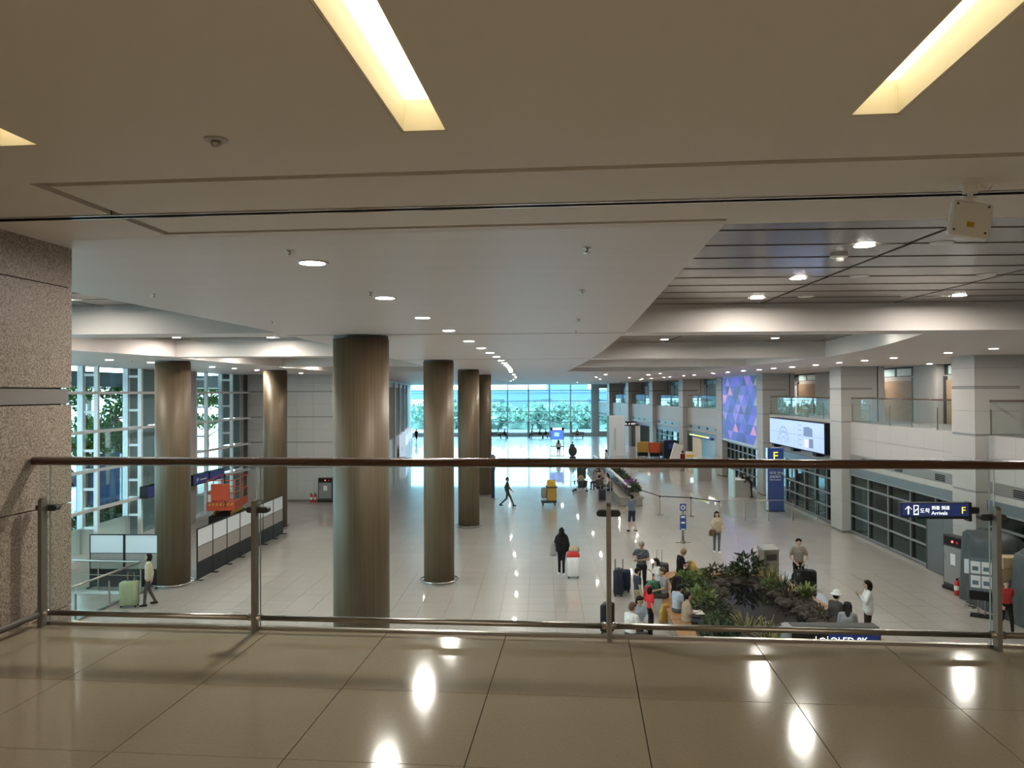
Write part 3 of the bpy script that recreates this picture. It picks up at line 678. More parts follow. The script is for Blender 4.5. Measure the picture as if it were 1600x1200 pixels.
for k, (x, y) in enumerate([(3.55, 8.56), (3.63, 10.98), (3.69, 13.26), (3.75, 18.2), (3.77, 23.58), (3.8, 28.5), (3.8, 31)]):
    lamp(x, y, ZR, '%s downlight from the deck in the planked coffer row beside the central strip' % ORD[k], 'downlights in the planked coffers')
for k, (x, y) in enumerate([(7.02, 8.5), (7.02, 10.9), (7.02, 13.16), (7.02, 18.2), (7.02, 23.35), (6.9, 28.5), (6.9, 31)]):
    lamp(x, y, ZR, '%s downlight from the deck in the planked coffer row nearer the balconies' % ORD[k], 'downlights in the planked coffers')
for k, (x, y) in enumerate([(7.02, 45.8), (6.91, 50), (6.83, 59.8), (4.02, 48.4), (4.03, 56.6), (-1.7, 47), (-1.8, 53), (-2.0, 59), (-2.4, 66), (-3, 74), (-3.6, 82), (-8, 52), (-9, 62), (-10, 72), (5, 66), (5, 76), (4, 86), (8.6, 72), (8.0, 80), (7.0, 90)]):
    lamp(x, y, ZC, '%s downlight counted away from the deck among the small far ceiling lights' % ORD[k], 'far downlights over the back of the hall')
for k, (x, y) in enumerate([(4.35, 8.5), (4.45, 10.9), (4.49, 13.2), (6.2, 13.18), (6.16, 10.85)]):
    tag(link('ceiling_speaker', offl, None, (x, y, ZR)), ['unlit white round ceiling cover beside the dark seam, nearest the white antenna', 'second unlit round ceiling cover along the dark seam from the antenna', 'third unlit round ceiling cover along the dark seam, by the beam',
        'unlit round ceiling cover near the beam, along the outer dark seam', 'unlit round ceiling cover near the picture edge along the outer dark seam'][k], 'ceiling cover', 'unlit round covers in the planked ceiling')
tag(link('ceiling_speaker', offl, None, (-9.19, 12.6, ZR)), 'unlit round ceiling cover in the first street-side coffer', 'ceiling cover')
for k, (x, y) in enumerate([(9.6, 58), (9.0, 63.5), (8.9, 69.5), (9.2, 75), (8.4, 84), (7.4, 95), (6.6, 102), (2.5, 95), (-4, 95), (-9.5, 92)]):
    lamp(x, y, ZC, '%s tiny downlight from the purple screen toward the far corner of the hall' % ORD[k], 'tiny downlights near the far corner')
for k in range(10):  # unseen downlights added behind the camera to brighten the deck
    x, y, _ = deck(-2.6 + 2.6*(k % 5), -3.0 - 2.6*(k//5), 0); lamp(x, y, ZC, '%s added fill downlight on the deck ceiling, unseen behind the viewer, counted from the granite wall' % ORD[k], 'added fill downlights at the back of the deck')
for i in range(5):
    A, rz, L = BAY[i]
    for k in range(2): lamp(A[0]+2.0, A[1]+3.0+k*4.6, ZC, '%s of the two corridor downlights on the balcony %s' % (('nearer', 'farther')[k], ['by the picture edge', 'over the dark storefront', 'over the map screen', 'behind the purple screen', 'over the yellow shop sign'][i]), 'downlights of the balcony corridor')
# ---- sprinklers and detectors
spk = MB(); spk.lathe([(.035, 0), (.035, -.006), (.012, -.008), (.012, -.035), (.03, -.038), (.03, -.043), (.0001, -.044)], 12)
spm = spk.mesh('sprinkler_head', 'chrome', True)
for (x, y), l in zip([(-1.94, 5.85), (-1.86, 8.3), (.35, 5.86), (.44, 8.29), (.56, 11.54), (.62, 13.84), (-4.25, 8.27), (-4.1, 11.56), (-13.6, 25.0), (-13.5, 31.8)],
        ['just before the first downlight', 'just before the second downlight', 'nearest the deck on the balcony side of the strip', 'second from the deck on the balcony side of the strip', 'third from the deck on the balcony side of the strip',
         'fourth from the deck on the balcony side of the strip', 'near the granite wall on the street side of the strip', 'farther out on the street side of the strip', 'in the soffit between the first two street-side lamps', 'in the soffit between the third and fourth street-side lamps']):
    tag(link('sprinkler', spm, None, (x, y, ZC), 0, (.95, .95, .95)), 'small ceiling sprinkler ' + l, 'sprinkler', 'ceiling sprinklers')
x, y, _ = deck(-1.578, 3.18, 0)
t = empty('motion_sensor', (x, y, ZC), 0, 'small round sensor on the deck ceiling between two lit slots', 'sensor')
MB().lathe([(.05, 0), (.05, -.006), (.03, -.008)], 20).build('flange', 'light_grey', t); MB().lathe([(.022, -.006), (.022, -.025), (.012, -.034), (.0001, -.036)], 14).build('head', 'steel', t, True)
t = empty('smoke_detector', (3.5, 9.15, ZR), 0, 'white domed smoke detector on the planked ceiling', 'smoke detector')
MB().lathe([(.10, 0), (.10, -.03), (.085, -.04)], 20).build('base', 'white_paint', t, True); MB().lathe([(.06, -.035), (.05, -.075), (.025, -.085), (.0001, -.086)], 16).build('head', 'white_paint', t, True)
# ---- cove lights over the deck
for k, (a, c) in enumerate(SLOTS):
    lb = ['lit ceiling slot at the picture edge above the granite wall', 'long lit ceiling slot over the deck, first from the granite wall in full view', 'long lit ceiling slot above the white antenna', 'lit ceiling slot beyond the picture, next to the antenna one', 'lit ceiling slot farthest along the deck'][k]
    x, y, _ = deck((a+c)/2, 0, 0); w = (c-a)/2
    t = empty('cove_light', (x, y, ZC), DECK_RZ, lb, 'ceiling light', 'long ceiling slots over the deck')
    tr = MB(); tr.box(-w+.001, -w+.012, SQ0, SQ1, .002, .15); tr.box(w-.012, w-.001, SQ0, SQ1, .002, .15); tr.box(-w, w, SQ1-.012, SQ1-.001, .002, .15); tr.box(-w, w, SQ0, SQ0+.01, .002, .15)
    tr.build('trough', 'cream', t)
    for j in range(3):
        q0 = SQ1-.012-1.75*(j+1); MB().box(-w+.012, w-.012, q0+.004, q0+1.75, .135, .145).build('diffuser', 'slot_lamp', t)
# ---- white antenna hanging from the deck ceiling
ax, ay, _ = deck(2.06, 4.30, 0)
t = empty('panel_antenna', (ax, ay, ZC), DECK_RZ + rad(-10), 'white square antenna box on a bracket under the deck ceiling', 'antenna')
br = MB(); br.box(-.05, .05, -.03, .03, -.012, 0); br.box(-.035, .035, -.012, .012, -.05, -.012); br.tube([(0, 0, -.05), (0, .0, -.09)], .014, 8); br.tube([(-.03, 0, -.075), (.03, 0, -.075)], .012, 8)
br.build('bracket', 'white_paint', t)
MB().tube([(.05, 0, -.01), (.09, .0, -.035), (.12, .01, 0)], .005, 6).build('cable', 'white_paint', t)
bx = MB(); bx.rbox(-.10, .10, -.10, .10, -.026, .026, .018); bo = bx.build('housing', 'white_paint', t); bo.location = (0, .01, -.19); bo.rotation_euler = (rad(78), rad(12), 0)
lbm = MB(); lbm.box(-.018, .018, -.05, -.022, .026, .028); lbm.build('warning_label', 'gold_tag', bo)
sc = MB()
for sx in (-.075, .075):
    for sy in (-.075, .075): sc.lathe([(.006, .026), (.006, .029)], 8, (sx, sy))
sc.build('screw', 'dark_grey', bo)

# ================================================================== BOARDS, STAIR RAIL, LIFT ON THE STREET SIDE
def board(x, y, w, rz, label, group, h=1.76):
    t = empty('display_board', (x, y, 0), rz, label, 'display board', group)
    f = MB(); f.box(-w/2, -w/2+.03, -.02, .02, .03, h); f.box(w/2-.03, w/2, -.02, .02, .03, h); f.box(-w/2, w/2, -.02, .02, h-.03, h); f.box(-w/2, w/2, -.02, .02, .03, .07)
    f.build('frame', 'black_board', t)
    MB().box(-w/2+.03, w/2-.03, -.012, .012, h-.61, h-.03).build('top_panel', 'white_board', t); MB().box(-w/2+.03, w/2-.03, -.012, .012, .62, h-.63).build('middle_panel', 'grey_board', t)
    MB().box(-w/2+.03, w/2-.03, -.012, .012, .07, .60).build('bottom_panel', 'black_board', t)
    f = MB(); f.box(-w/2+.02, w/2-.02, -.016, .016, h-.63, h-.61); f.box(-w/2+.02, w/2-.02, -.016, .016, .60, .62); f.build('rail', 'black_board', t)
    for sx in (-w/2+.03, w/2-.03): MB().box(sx-.03, sx+.03, -.2, .2, 0, .03).build('foot', 'black_board', t)
    return t
for k in range(7): board(-11.82, 26.55+1.243*k, 1.235, rad(90), '%s display board of the long row, counted from the end nearest the deck' % ORD[k], 'display boards in the long row')
board(-14.40, 24.95, 1.16, 0, 'display board facing the deck, the one nearer the glass wall of the pair', 'pair of display boards facing the deck')
board(-13.22, 24.95, 1.16, 0, 'display board facing the deck, half behind the woman in cream', 'pair of display boards facing the deck')
t = empty('stair_railing', (-12.9, 24.3, 0), rad(-4.3), 'glass railing with steel handrail around the stair opening beside the woman in cream', 'railing')
MB().tube([(-4.4, 0, 1.0), (0, 0, 1.0), (0, -.05, 1.0), (0, -5.5, 1.0)], .03, 10).build('handrail', 'steel', t, True)
for y0 in (-.1, -1.6, -3.1): MB().box(-.008, .008, y0-1.45, y0-.03, .06, .97).build('glass_panel', 'rail_glass', t)
for x0 in (-.1, -1.5, -2.9): MB().box(x0-1.35, x0-.03, -.008, .008, .06, .97).build('glass_panel', 'rail_glass', t)
for p in ((0, -.02), (0, -1.62), (0, -3.12), (0, -4.62), (-1.48, 0), (-2.88, 0), (-4.3, 0)): MB().box(p[0]-.02, p[0]+.02, p[1]-.02, p[1]+.02, 0, .78).build('post', 'post_metal', t)
MB().tube([(-4.4, .0, .55), (0, 0, .55)], .015, 8).build('mid_rail', 'steel', t, True); b = MB(); b.box(-4.4, .06, -.05, .05, 0, .06); b.box(-.05, .06, -5.5, -.05, 0, .06); b.build('kerb', 'steel', t)

# scissor lift
t = empty('scissor_lift', (-15.35, 36.4, 0), rad(9), 'orange scissor lift with raised guard rails behind the display boards', 'scissor lift')
ch = MB(); ch.rbox(-.6, .6, -.2, 2.3, .18, .55, .04); ch.build('chassis', 'black', t)
wh = MB()
for sx in (-.58, .58):
    for sy in (.15, 1.95):
        w_ = MB().tube([(sx-.07, sy, .17), (sx+.07, sy, .17)], .17, 16).build('wheel', 'black_board', t, True)
scs = MB()
for s_ in (-.4, .4):
    for z in (.56, .66): scs.bar((s_, .0, z), (s_, 2.1, z+.08), .05, .06); scs.bar((s_+.06, 2.1, z), (s_+.06, .0, z+.08), .05, .06)
scs.build('scissor_arms', 'gold_tag', t)
pf = MB(); pf.box(-.66, .66, -.3, 2.45, .82, 1.02); pf.box(-.66, .66, -.30, -.26, 1.02, 1.22); pf.box(-.66, -.62, -.3, 2.45, 1.02, 1.2); pf.box(.62, .66, -.3, 2.45, 1.02, 1.2); pf.build('platform', 'orange_lift', t)
st = MB()
for k in range(7): st.add([(-.58+.17*k, -.305, 1.06), (-.50+.17*k, -.305, 1.06), (-.44+.17*k, -.305, 1.18), (-.52+.17*k, -.305, 1.18)], [(0, 1, 2, 3)])
st.build('warning_stripes', 'yellow', t)
gr = MB(); zt = 2.25
for (x, y) in ((-.63, -.27), (.63, -.27), (-.63, .9), (.63, .9), (-.63, 2.42), (.63, 2.42)): gr.tube([(x, y, 1.0), (x, y, zt)], .022, 8)
for z in (zt, 1.65): gr.tube([(-.63, -.27, z), (.63, -.27, z), (.63, 2.42, z), (-.63, 2.42, z), (-.63, -.27, z)], .022, 8)
gr.build('guard_rail', 'orange_lift', t, True)
MB().rbox(-.42, .42, -.46, -.29, 1.32, 2.1, .03).build('control_box', 'orange_lift', t); MB().rbox(-.58, -.42, -.4, -.3, 1.25, 1.6, .02).build('document_case', 'white_paint', t)
b = MB(); b.tube([(.2, -.33, 1.0), (.2, -.33, 2.45)], .02, 6); b.lathe([(.05, 2.45), (.05, 2.5), (.02, 2.56)], 10, (.2, -.33)); b.build('mast', 'black', t)
# blue sign boxes over the street doors
for y0, y1, l, m_ in ((36.65, 38.4, 'blue sign box over the street doors, the one with a faint white emblem', 1), (38.5, 40.35, 'plain blue sign box over the street doors, next to the orange lift', 0), (32.3, 34.9, 'blue sign box peeping out behind the column beside the display boards', 0)):
    t = empty('door_sign', (-17.0, y0, 1.92), 0, l, 'sign', 'blue signs over the street doors')
    MB().box(-.22, .1, 0, y1-y0, 0, .5).build('casing', 'black', t); MB().box(.1, .115, .03, y1-y0-.03, .04, .48).build('face', 'lit_blue', t)
    for yy in (.3, y1-y0-.3): MB().tube([(0, yy, .5), (0, yy, 1.05)], .015, 6).build('hanger', 'steel', t)
    if m_:
        e = MB(); e.add([(.117, .35, .32), (.117, .62, .32), (.117, .5, .2), (.117, .42, .12)], [(3, 2, 1, 0)]); e.add([(.117, .75, .20), (.117, 1.5, .20), (.117, 1.5, .26), (.117, .75, .26)], [(0, 1, 2, 3)]); e.build('emblem', 'white', t)
def fire_cabinet(x, y, rz, label, w=.85, h=1.42, d=.25):
    t = empty('fire_hydrant_cabinet', (x, y, 0), rz, label, 'fire cabinet')
    MB().rbox(-w/2, w/2, -d, 0, .0, h, .01).build('body', 'dark_grey', t); MB().box(-w/2+.05, w/2-.05, -d-.012, -d, .22, h*.8).build('door', 'mid_grey', t)
    MB().box(-w/2+.05, w/2-.05, -d-.012, -d, h*.83, h-.04).build('top_panel', 'black', t); MB().ell((0.0, -d-.02, h*.9), (.035, .03, .035), 10, 6).build('lamp', 'red_led', t, True)
    MB().tube([(.22, -d-.012, h*.9), (.22, -d-.03, h*.9)], .04, 12).build('call_button', 'red', t); MB().box(-.1, .12, -d-.016, -d-.011, h*.48, h*.68).build('notice', 'white', t)
    b = MB(); b.box(-w/2-.03, w/2+.03, -d-.03, 0, 0, .1); b.build('plinth', 'black_board', t); MB().tube([(-w/2+.12, -d-.012, h*.55), (-w/2+.12, -d-.03, h*.66)], .015, 6).build('handle', 'chrome', t)
def extinguisher(x, y, label, z=0):
    t = empty('fire_extinguisher', (x, y, z), 0, label, 'fire extinguisher', 'fire extinguishers')
    MB().lathe([(.07, 0), (.08, .02), (.08, .36), (.06, .43), (.025, .46)], 16).build('cylinder', 'red', t, True); MB().lathe([(.025, .46), (.03, .50), (.015, .52)], 10).build('valve', 'black', t)
    MB().bar((0, -.02, .52), (0, -.13, .55), .025, .02).build('lever', 'black', t); MB().tube([(.03, 0, .49), (.10, -.02, .42), (.095, -.03, .15)], .011, 6).build('hose', 'black', t); MB().lathe([(.0805, .16), (.0805, .3)], 16).build('paper_label', 'white', t)
fire_cabinet(-12.72, 44.95, 0, 'dark fire hydrant cabinet against the grey stone wall')
extinguisher(-13.55, 44.7, 'fire extinguisher on the floor, farther from the cabinet on the grey wall'); extinguisher(-13.32, 44.7, 'fire extinguisher on the floor, right beside the cabinet on the grey wall')
fire_cabinet(13.35, 25.1, rad(-80), 'dark fire hydrant cabinet with red lamps at the near granite pier', .9, 1.75, .28)
extinguisher(12.95, 24.6, 'fire extinguisher standing by the grey tarpaulin')
# ================================================================== PEOPLE
import numpy as np
def capsule(b, p0, p1, r0, r1, n=10):
    a, c = Vector(p0), Vector(p1); d = c-a; L = d.length
    if L < 1e-5: d = Vector((0, 0, 1)); L = 1e-5
    t = d.normalized(); ref = Vector((0, 0, 1)) if abs(t.z) < .9 else Vector((1, 0, 0)); x = t.cross(ref).normalized(); y = t.cross(x)
    rings = [(a - t*r0*math.sin(rad(q)), r0*math.cos(rad(q))) for q in (70, 40, 0)] + [(c + t*r1*math.sin(rad(q)), r1*math.cos(rad(q))) for q in (0, 40, 70)]
    vs = [a - t*r0]; fs = []
    for p, r in rings:
        for k in range(n): w = 2*math.pi*k/n; vs.append(p + (x*math.cos(w) + y*math.sin(w))*r)
    vs.append(c + t*r1); T = len(vs)-1; m = len(rings)
    for k in range(n): j = (k+1) % n; fs.append((0, 1+k, 1+j)); fs.append((T, 1+(m-1)*n+j, 1+(m-1)*n+k))
    for i in range(m-1):
        for k in range(n): j = (k+1) % n; fs.append((1+i*n+k, 1+(i+1)*n+k, 1+(i+1)*n+j, 1+i*n+j))
    b.add(vs, fs)
def fuse(prims, voxel, iters):
    """one continuous skin over a set of tapered limbs"""
    b = MB()
    for p in prims: capsule(b, p[0], p[1], p[2], p[3])
    me = bpy.data.meshes.new('tmp'); me.from_pydata(b.v, [], b.f); o = bpy.data.objects.new('tmp', me); COL.objects.link(o)
    m = o.modifiers.new('r', 'REMESH'); m.mode = 'VOXEL'; m.voxel_size = voxel
    s = o.modifiers.new('s', 'SMOOTH'); s.factor = .5; s.iterations = iters
    bpy.context.view_layer.update()
    out = bpy.data.meshes.new_from_object(o.evaluated_get(bpy.context.evaluated_depsgraph_get()))
    bpy.data.objects.remove(o); bpy.data.meshes.remove(me); return out
def cloth(name, col, rough=.8): mat(name, col, rough, noise=14, var=.10, spec=0.12); return name
STAND = dict(pel=(0, 0, .93), chest=(0, .0, 1.28), neck=(0, .0, 1.45), head=(0, .02, 1.575), sL=(-.175, 0, 1.385), sR=(.175, 0, 1.385), eL=(-.215, -.02, 1.12), eR=(.215, -.02, 1.12),
             wL=(-.215, .05, .89), wR=(.215, .05, .89), hL=(-.09, 0, .90), hR=(.09, 0, .90), kL=(-.1, .02, .49), kR=(.1, .02, .49), aL=(-.1, -.02, .085), aR=(.1, -.02, .085))
WALK = dict(STAND, kL=(-.09, .16, .50), aL=(-.09, .22, .10), kR=(.09, -.06, .50), aR=(.09, -.34, .16), eL=(-.2, -.12, 1.13), wL=(-.2, -.10, .90), eR=(.2, .08, 1.13), wR=(.19, .24, .95))
SIT = dict(pel=(0, 0, .54), chest=(0, .03, .90), neck=(0, .06, 1.07), head=(0, .10, 1.195), sL=(-.175, .04, 1.005), sR=(.175, .04, 1.005), eL=(-.22, .08, .76), eR=(.22, .08, .76),
           wL=(-.1, .30, .68), wR=(.1, .30, .68), hL=(-.09, .03, .52), hR=(.09, .03, .52), kL=(-.12, .43, .51), kR=(.12, .43, .51), aL=(-.12, .42, .09), aR=(.12, .42, .09))
def person(x, y, rz, label, pose=STAND, h=1.68, top='', bottom='', skin='skin_light', shoes='black', hair='hair_black', style='short', sleeve='long', shorts=False, far=False, over=None,
           jacket=False, skirt=False, mask=False, look=0.0, tilt=0.0, z0=0.0, group=None, hat=None):
    J = {k: Vector(v) for k, v in dict(pose, **(over or {})).items()}; S = h/1.70
    root = empty('person', (x, y, z0), rz, label, 'person', group)
    P = []
    def c(a, b_, r0, r1, lab): P.append((Vector(a)*S, Vector(b_)*S, r0*S, r1*S, lab))
    pel, ch, nk, hd = J['pel'], J['chest'], J['neck'], J['head']; up = (ch-pel).normalized(); fx = Vector((1, 0, 0))
    c(pel-fx*.075, pel+fx*.075, .105, .105, bottom); c(J['hL'], J['hR'], .095, .095, bottom)
    wst = pel + up*.10
    c(wst-fx*.05, wst+fx*.05, .105, .105, top); c(pel+up*.14-fx*.05, ch-fx*.06, .10, .115, top); c(pel+up*.14+fx*.05, ch+fx*.06, .10, .115, top)
    sl, sr = J['sL'], J['sR']; c(sl*.9+sr*.1, sr*.9+sl*.1, .068, .068, top); c(ch, (sl+sr)/2, .12, .075, top)
    if jacket: c(pel-fx*.10+up*.0, pel+fx*.10+up*.0, .128, .128, top); c(pel-fx*.09, ch-fx*.09, .122, .125, top); c(pel+fx*.09, ch+fx*.09, .122, .125, top)
    if skirt:
        for q in (-1, 1): c(J['hL' if q < 0 else 'hR'], J['kL' if q < 0 else 'kR'], .11, .12, bottom)
    c((sl+sr)/2+Vector((0, 0, .01)), hd-Vector((0, .01, .06)), .056, .050, skin)
    # head: jaw, cranium, nose, ears
    T = Matrix.Rotation(look, 3, 'Z') @ Matrix.Rotation(tilt, 3, 'X')
    def H(v): return hd + T @ Vector(v)
    c(H((0, .018, -.055)), H((0, 0, .025)), .058, .088, skin); c(H((0, -.02, .015)), H((0, -.02, .03)), .088, .088, skin)
    c(H((0, .078, -.012)), H((0, .092, -.022)), .012, .014, skin)
    for q in (-1, 1): c(H((q*.085, -.005, .0)), H((q*.088, -.005, -.025)), .016, .012, skin)
    for q in 'LR':
        s_, e, w = J['s'+q], J['e'+q], J['w'+q]
        if sleeve == 'long': c(s_, e, .056, .046, top); c(e, e.lerp(w, .88), .045, .036, top)
        else: c(s_, s_.lerp(e, .62), .060, .056, top); c(s_.lerp(e, .5), e, .043, .037, skin)
        c(e, w, .037, .025, skin); d = (w-e).normalized(); c(w, w+d*.06, .027, .030, skin)
        hp, k, a = J['h'+q], J['k'+q], J['a'+q]
        c(hp, k, .085, .060 if not shorts else .066, bottom)
        if shorts: c(hp.lerp(k, .6), k, .05, .052, skin); c(k, a, .050, .034, skin)
        else: c(k, a, .058, .046, bottom)
        f = Vector((0, 1, 0)); ft = a + Vector((.015 if q == 'R' else -.015, .0, -.045)); c(ft-f*.05, ft+f*.14, .042, .036, shoes)
    vox = (.034 if far else .020)
    me = fuse(P, vox, 4 if not far else 2)
    labs = []
    for p in P:
        if p[4] not in labs: labs.append(p[4])
    cen = np.empty(len(me.polygons)*3); me.polygons.foreach_get('center', cen); cen = cen.reshape(-1, 3); best = np.full(len(cen), 9e9); idx = np.zeros(len(cen), int)
    for p in P:
        a = np.array(p[0]); d = np.array(p[1])-a; t = np.clip(((cen-a) @ d)/max(d @ d, 1e-9), 0, 1)
        dist = np.linalg.norm(cen-a-t[:, None]*d, axis=1) - (p[2] + (p[3]-p[2])*t); m_ = dist < best; best[m_] = dist[m_]; idx[m_] = labs.index(p[4])
    vs = [v.co[:] for v in me.vertices]; b = MB(); b.v = vs; b.f = [tuple(q.vertices) for q in me.polygons]; b.mi = [int(i) for i in idx]; bpy.data.meshes.remove(me)
    # fingers, eyes, mouth
    if not far:
        b.cur = labs.index(skin)
        for q in 'LR':
            e, w = J['e'+q], J['w'+q]; d = (w-e).normalized(); sgn_ = -1 if q == 'L' else 1
            side_ = d.cross(Vector((0, 1, 0))); side_ = side_.normalized() if side_.length > .2 else Vector((1, 0, 0)); nrm = side_.cross(d).normalized()
            kn = w + d*.075
            for i_, (o_, ln) in enumerate(((-.024, .062), (-.008, .072), (.009, .067), (.024, .050))):
                p0 = kn + side_*o_*1.0; p1 = p0 + d*ln*.55 + nrm*.006*1; p2 = p1 + d*ln*.40 + nrm*.020
                b.tube([p0*S, p1*S, p2*S], [.0098*S, .0088*S, .0072*S], 6)
            p0 = w + d*.03 + nrm*.012 - side_*.028*sgn_; b.tube([p0*S, (p0 + d*.03 + nrm*.018 - side_*.014*sgn_)*S, (p0 + d*.058 + nrm*.028 - side_*.012*sgn_)*S], [.0115*S, .010*S, .008*S], 6)
        labs += ['black', 'red']
        b.cur = len(labs)-2
        for q in (-1, 1): e_ = H((q*.034, .079, .012)); b.ell(tuple(e_*S), (.011*S, .008*S, .007*S), 6, 4); br_ = H((q*.034, .083, .03)); b.ell(tuple(br_*S), (.017*S, .006*S, .004*S), 6, 4)
        b.cur = len(labs)-1; m2 = H((0, .074, -.052)); b.ell(tuple(m2*S), (.02*S, .008*S, .005*S), 6, 4)
    body = b.build('body', labs, root, True)
    # hair
    hp = []
    def hc(a, b_, r0, r1): hp.append((H(a)*S, H(b_)*S, r0*S, r1*S))
    if style != 'bald':
        hc((0, -.028, .045), (0, -.02, .055), .094, .09); hc((0, -.05, .0), (0, -.045, .04), .085, .085)
        if style == 'short': hc((-.05, .02, .075), (.05, .02, .075), .05, .05)
        if style in ('bob', 'long'):
            hc((-.05, .03, .08), (.05, .03, .08), .045, .045)
            for q in (-1, 1): hc((q*.075, -.02, .04), (q*.082, -.02, -.085), .038, .034)
            hc((0, -.06, .0), (0, -.06, -.09), .085, .075)
        if style == 'long':
            hc((0, -.07, -.06), (0, -.105, -.26), .085, .060)
            for q in (-1, 1): hc((q*.075, -.03, -.06), (q*.09, .0, -.22), .036, .028)
        if style == 'tail': hc((0, -.11, .03), (0, -.14, -.14), .035, .02)
        if style == 'scarf':
            hc((0, -.06, .0), (0, -.05, -.13), .095, .11); hc((-.09, -.04, -.14), (.09, -.04, -.14), .08, .08)
            for q in (-1, 1): hc((q*.07, .0, .03), (q*.06, .02, -.08), .04, .04)
        hm = fuse(hp, .018 if not far else .03, 2); hm.materials.clear(); hm.materials.append(MATS[hair]); hm.polygons.foreach_set('use_smooth', [True]*len(hm.polygons))
        link('hair', hm, root)
    if mask: MB().ell(tuple(H((0, .062, -.04))*S), (.052*S, .034*S, .038*S), 12, 8).build('face_mask', 'white', root, True)
    if hat:
        b = MB(); c0 = H((0, -.01, .06))*S; b.lathe([(.155, c0.z-.012), (.15, c0.z), (.1, c0.z+.01), (.095, c0.z+.07), (.06, c0.z+.10), (.0001, c0.z+.105)], 20, (c0.x, c0.y)); b.build('hat', hat, root, True)
    return root
cloth('cl_cream', (.52, .43, .30)); cloth('cl_white', (.72, .71, .69)); cloth('cl_charcoal', (.075, .072, .07)); cloth('cl_black', (.014, .014, .017)); cloth('cl_bluegrey', (.13, .18, .25))
cloth('cl_navy', (.022, .032, .07)); cloth('cl_beige', (.46, .38, .29)); cloth('cl_denim', (.09, .115, .14)); cloth('cl_taupe', (.27, .22, .185)); cloth('cl_grey', (.33, .33, .35)); cloth('cl_red', (.72, .04, .05))
cloth('cl_olive', (.06, .065, .055)); cloth('cl_pink', (.50, .28, .31)); cloth('cl_brown', (.17, .11, .07)); cloth('cl_lightblue', (.42, .48, .58)); cloth('cl_khaki', (.30, .24, .16)); cloth('cl_redprint', (.48, .05, .045)); cloth('cl_darkred', (.16, .02, .025))
def plaid(name, c1, c2, sc_):
    m, nt, p = _new(name); p.inputs['Roughness'].default_value = .8
    g = nt.nodes.new('ShaderNodeNewGeometry'); w = nt.nodes.new('ShaderNodeTexChecker'); w.inputs['Scale'].default_value = sc_; nt.links.new(g.outputs['Position'], w.inputs['Vector'])
    w.inputs[1].default_value = (*c1, 1); w.inputs[2].default_value = (*c2, 1); nt.links.new(w.outputs[0], p.inputs['Base Color']); return name
plaid('cl_plaid', (.010, .012, .018), (.12, .125, .14), 22); plaid('cl_navyprint', (.008, .012, .026), (.022, .035, .07), 30)
D = rad
person(-11.9, 22.85, D(118), 'woman in cream jacket and dark trousers looking up beside the green suitcase', WALK, 1.58, 'cl_cream', 'cl_charcoal', style='bob', jacket=True, look=D(-10), tilt=D(18), over=dict(aR=(.09, -.20, .10), kR=(.09, -.02, .49), kL=(-.09, .10, .5), aL=(-.09, .12, .09), wR=(.22, -.02, .88), eR=(.21, -.04, 1.12)))
person(-16.2, 98.8, D(-8), 'small far man in black shirt and shorts walking off by the far side wall', WALK, 1.7, 'cl_black', 'cl_black', far=True, shorts=True, shoes='white', sleeve='short')
person(-1.93, 42.9, D(-82), 'man in dark grey striding across the open floor', WALK, 1.66, 'cl_olive', 'cl_olive', style='short', skin='skin_tan', over=dict(aL=(-.09, .36, .10), kL=(-.09, .2, .5), aR=(.09, -.42, .17)))
person(.68, 26.95, D(4), 'woman in black seen from behind pulling a white case with red bundle', WALK, 1.66, 'cl_black', 'cl_black', shoes='white', hair='hair_black', style='scarf', jacket=True, over=dict(eL=(-.25, .02, 1.14), wL=(-.22, .16, 1.0), eR=(.24, -.03, 1.13), wR=(.26, -.02, .88), kL=(-.08, .08, .5), aL=(-.08, .1, .09), kR=(.06, .02, .5), aR=(.06, -.02, .085)))
person(4.1, 35.35, D(28), 'boy in blue-grey T-shirt and navy shorts walking away', WALK, 1.7, 'cl_bluegrey', 'cl_navy', shorts=True, sleeve='short', over=dict(eL=(-.24, -.02, 1.14), wL=(-.34, .05, .98), aR=(.09, -.18, .12), kR=(.09, -.02, .5), kL=(-.09, .08, .5), aL=(-.09, .1, .09)))
person(6.93, 30.85, D(176), 'young woman with long dark hair and beige shirt walking toward the deck', STAND, 1.64, 'cl_beige', 'cl_denim', shoes='white', style='long', hair='hair_black', jacket=True, over=dict(eR=(.23, .0, 1.13), wR=(.16, .17, 1.08), aL=(-.07, .06, .085), kL=(-.08, .07, .5), eL=(-.23, .02, 1.12), wL=(-.2, .14, 1.0)))
person(8.12, 24.75, D(172), 'man in taupe shirt with a strap across his chest behind the big black suitcase', STAND, 1.72, 'cl_taupe', 'cl_black', sleeve='short', over=dict(eL=(-.27, .05, 1.13), wL=(-.12, .2, .98), eR=(.27, .05, 1.13), wR=(.12, .2, .98)))
person(8.2, 19.75, D(80), 'person with black bob and white shirt standing by the planter bench, hands at mouth', STAND, 1.62, 'cl_white', 'cl_black', style='bob', jacket=True, over=dict(eL=(-.22, .1, 1.15), wL=(-.07, .22, 1.33), eR=(.22, .1, 1.15), wR=(.07, .22, 1.28)))
person(7.5, 20.1, D(-60), 'person in white sun hat and charcoal cape sitting at the end of the planter bench', SIT, 1.6, 'cl_charcoal', 'cl_charcoal', hat='white', jacket=True)
person(7.42, 19.05, D(-20), 'person with long black hair and grey top sitting near the screen kiosk', SIT, 1.6, 'cl_grey', 'cl_denim', style='long')
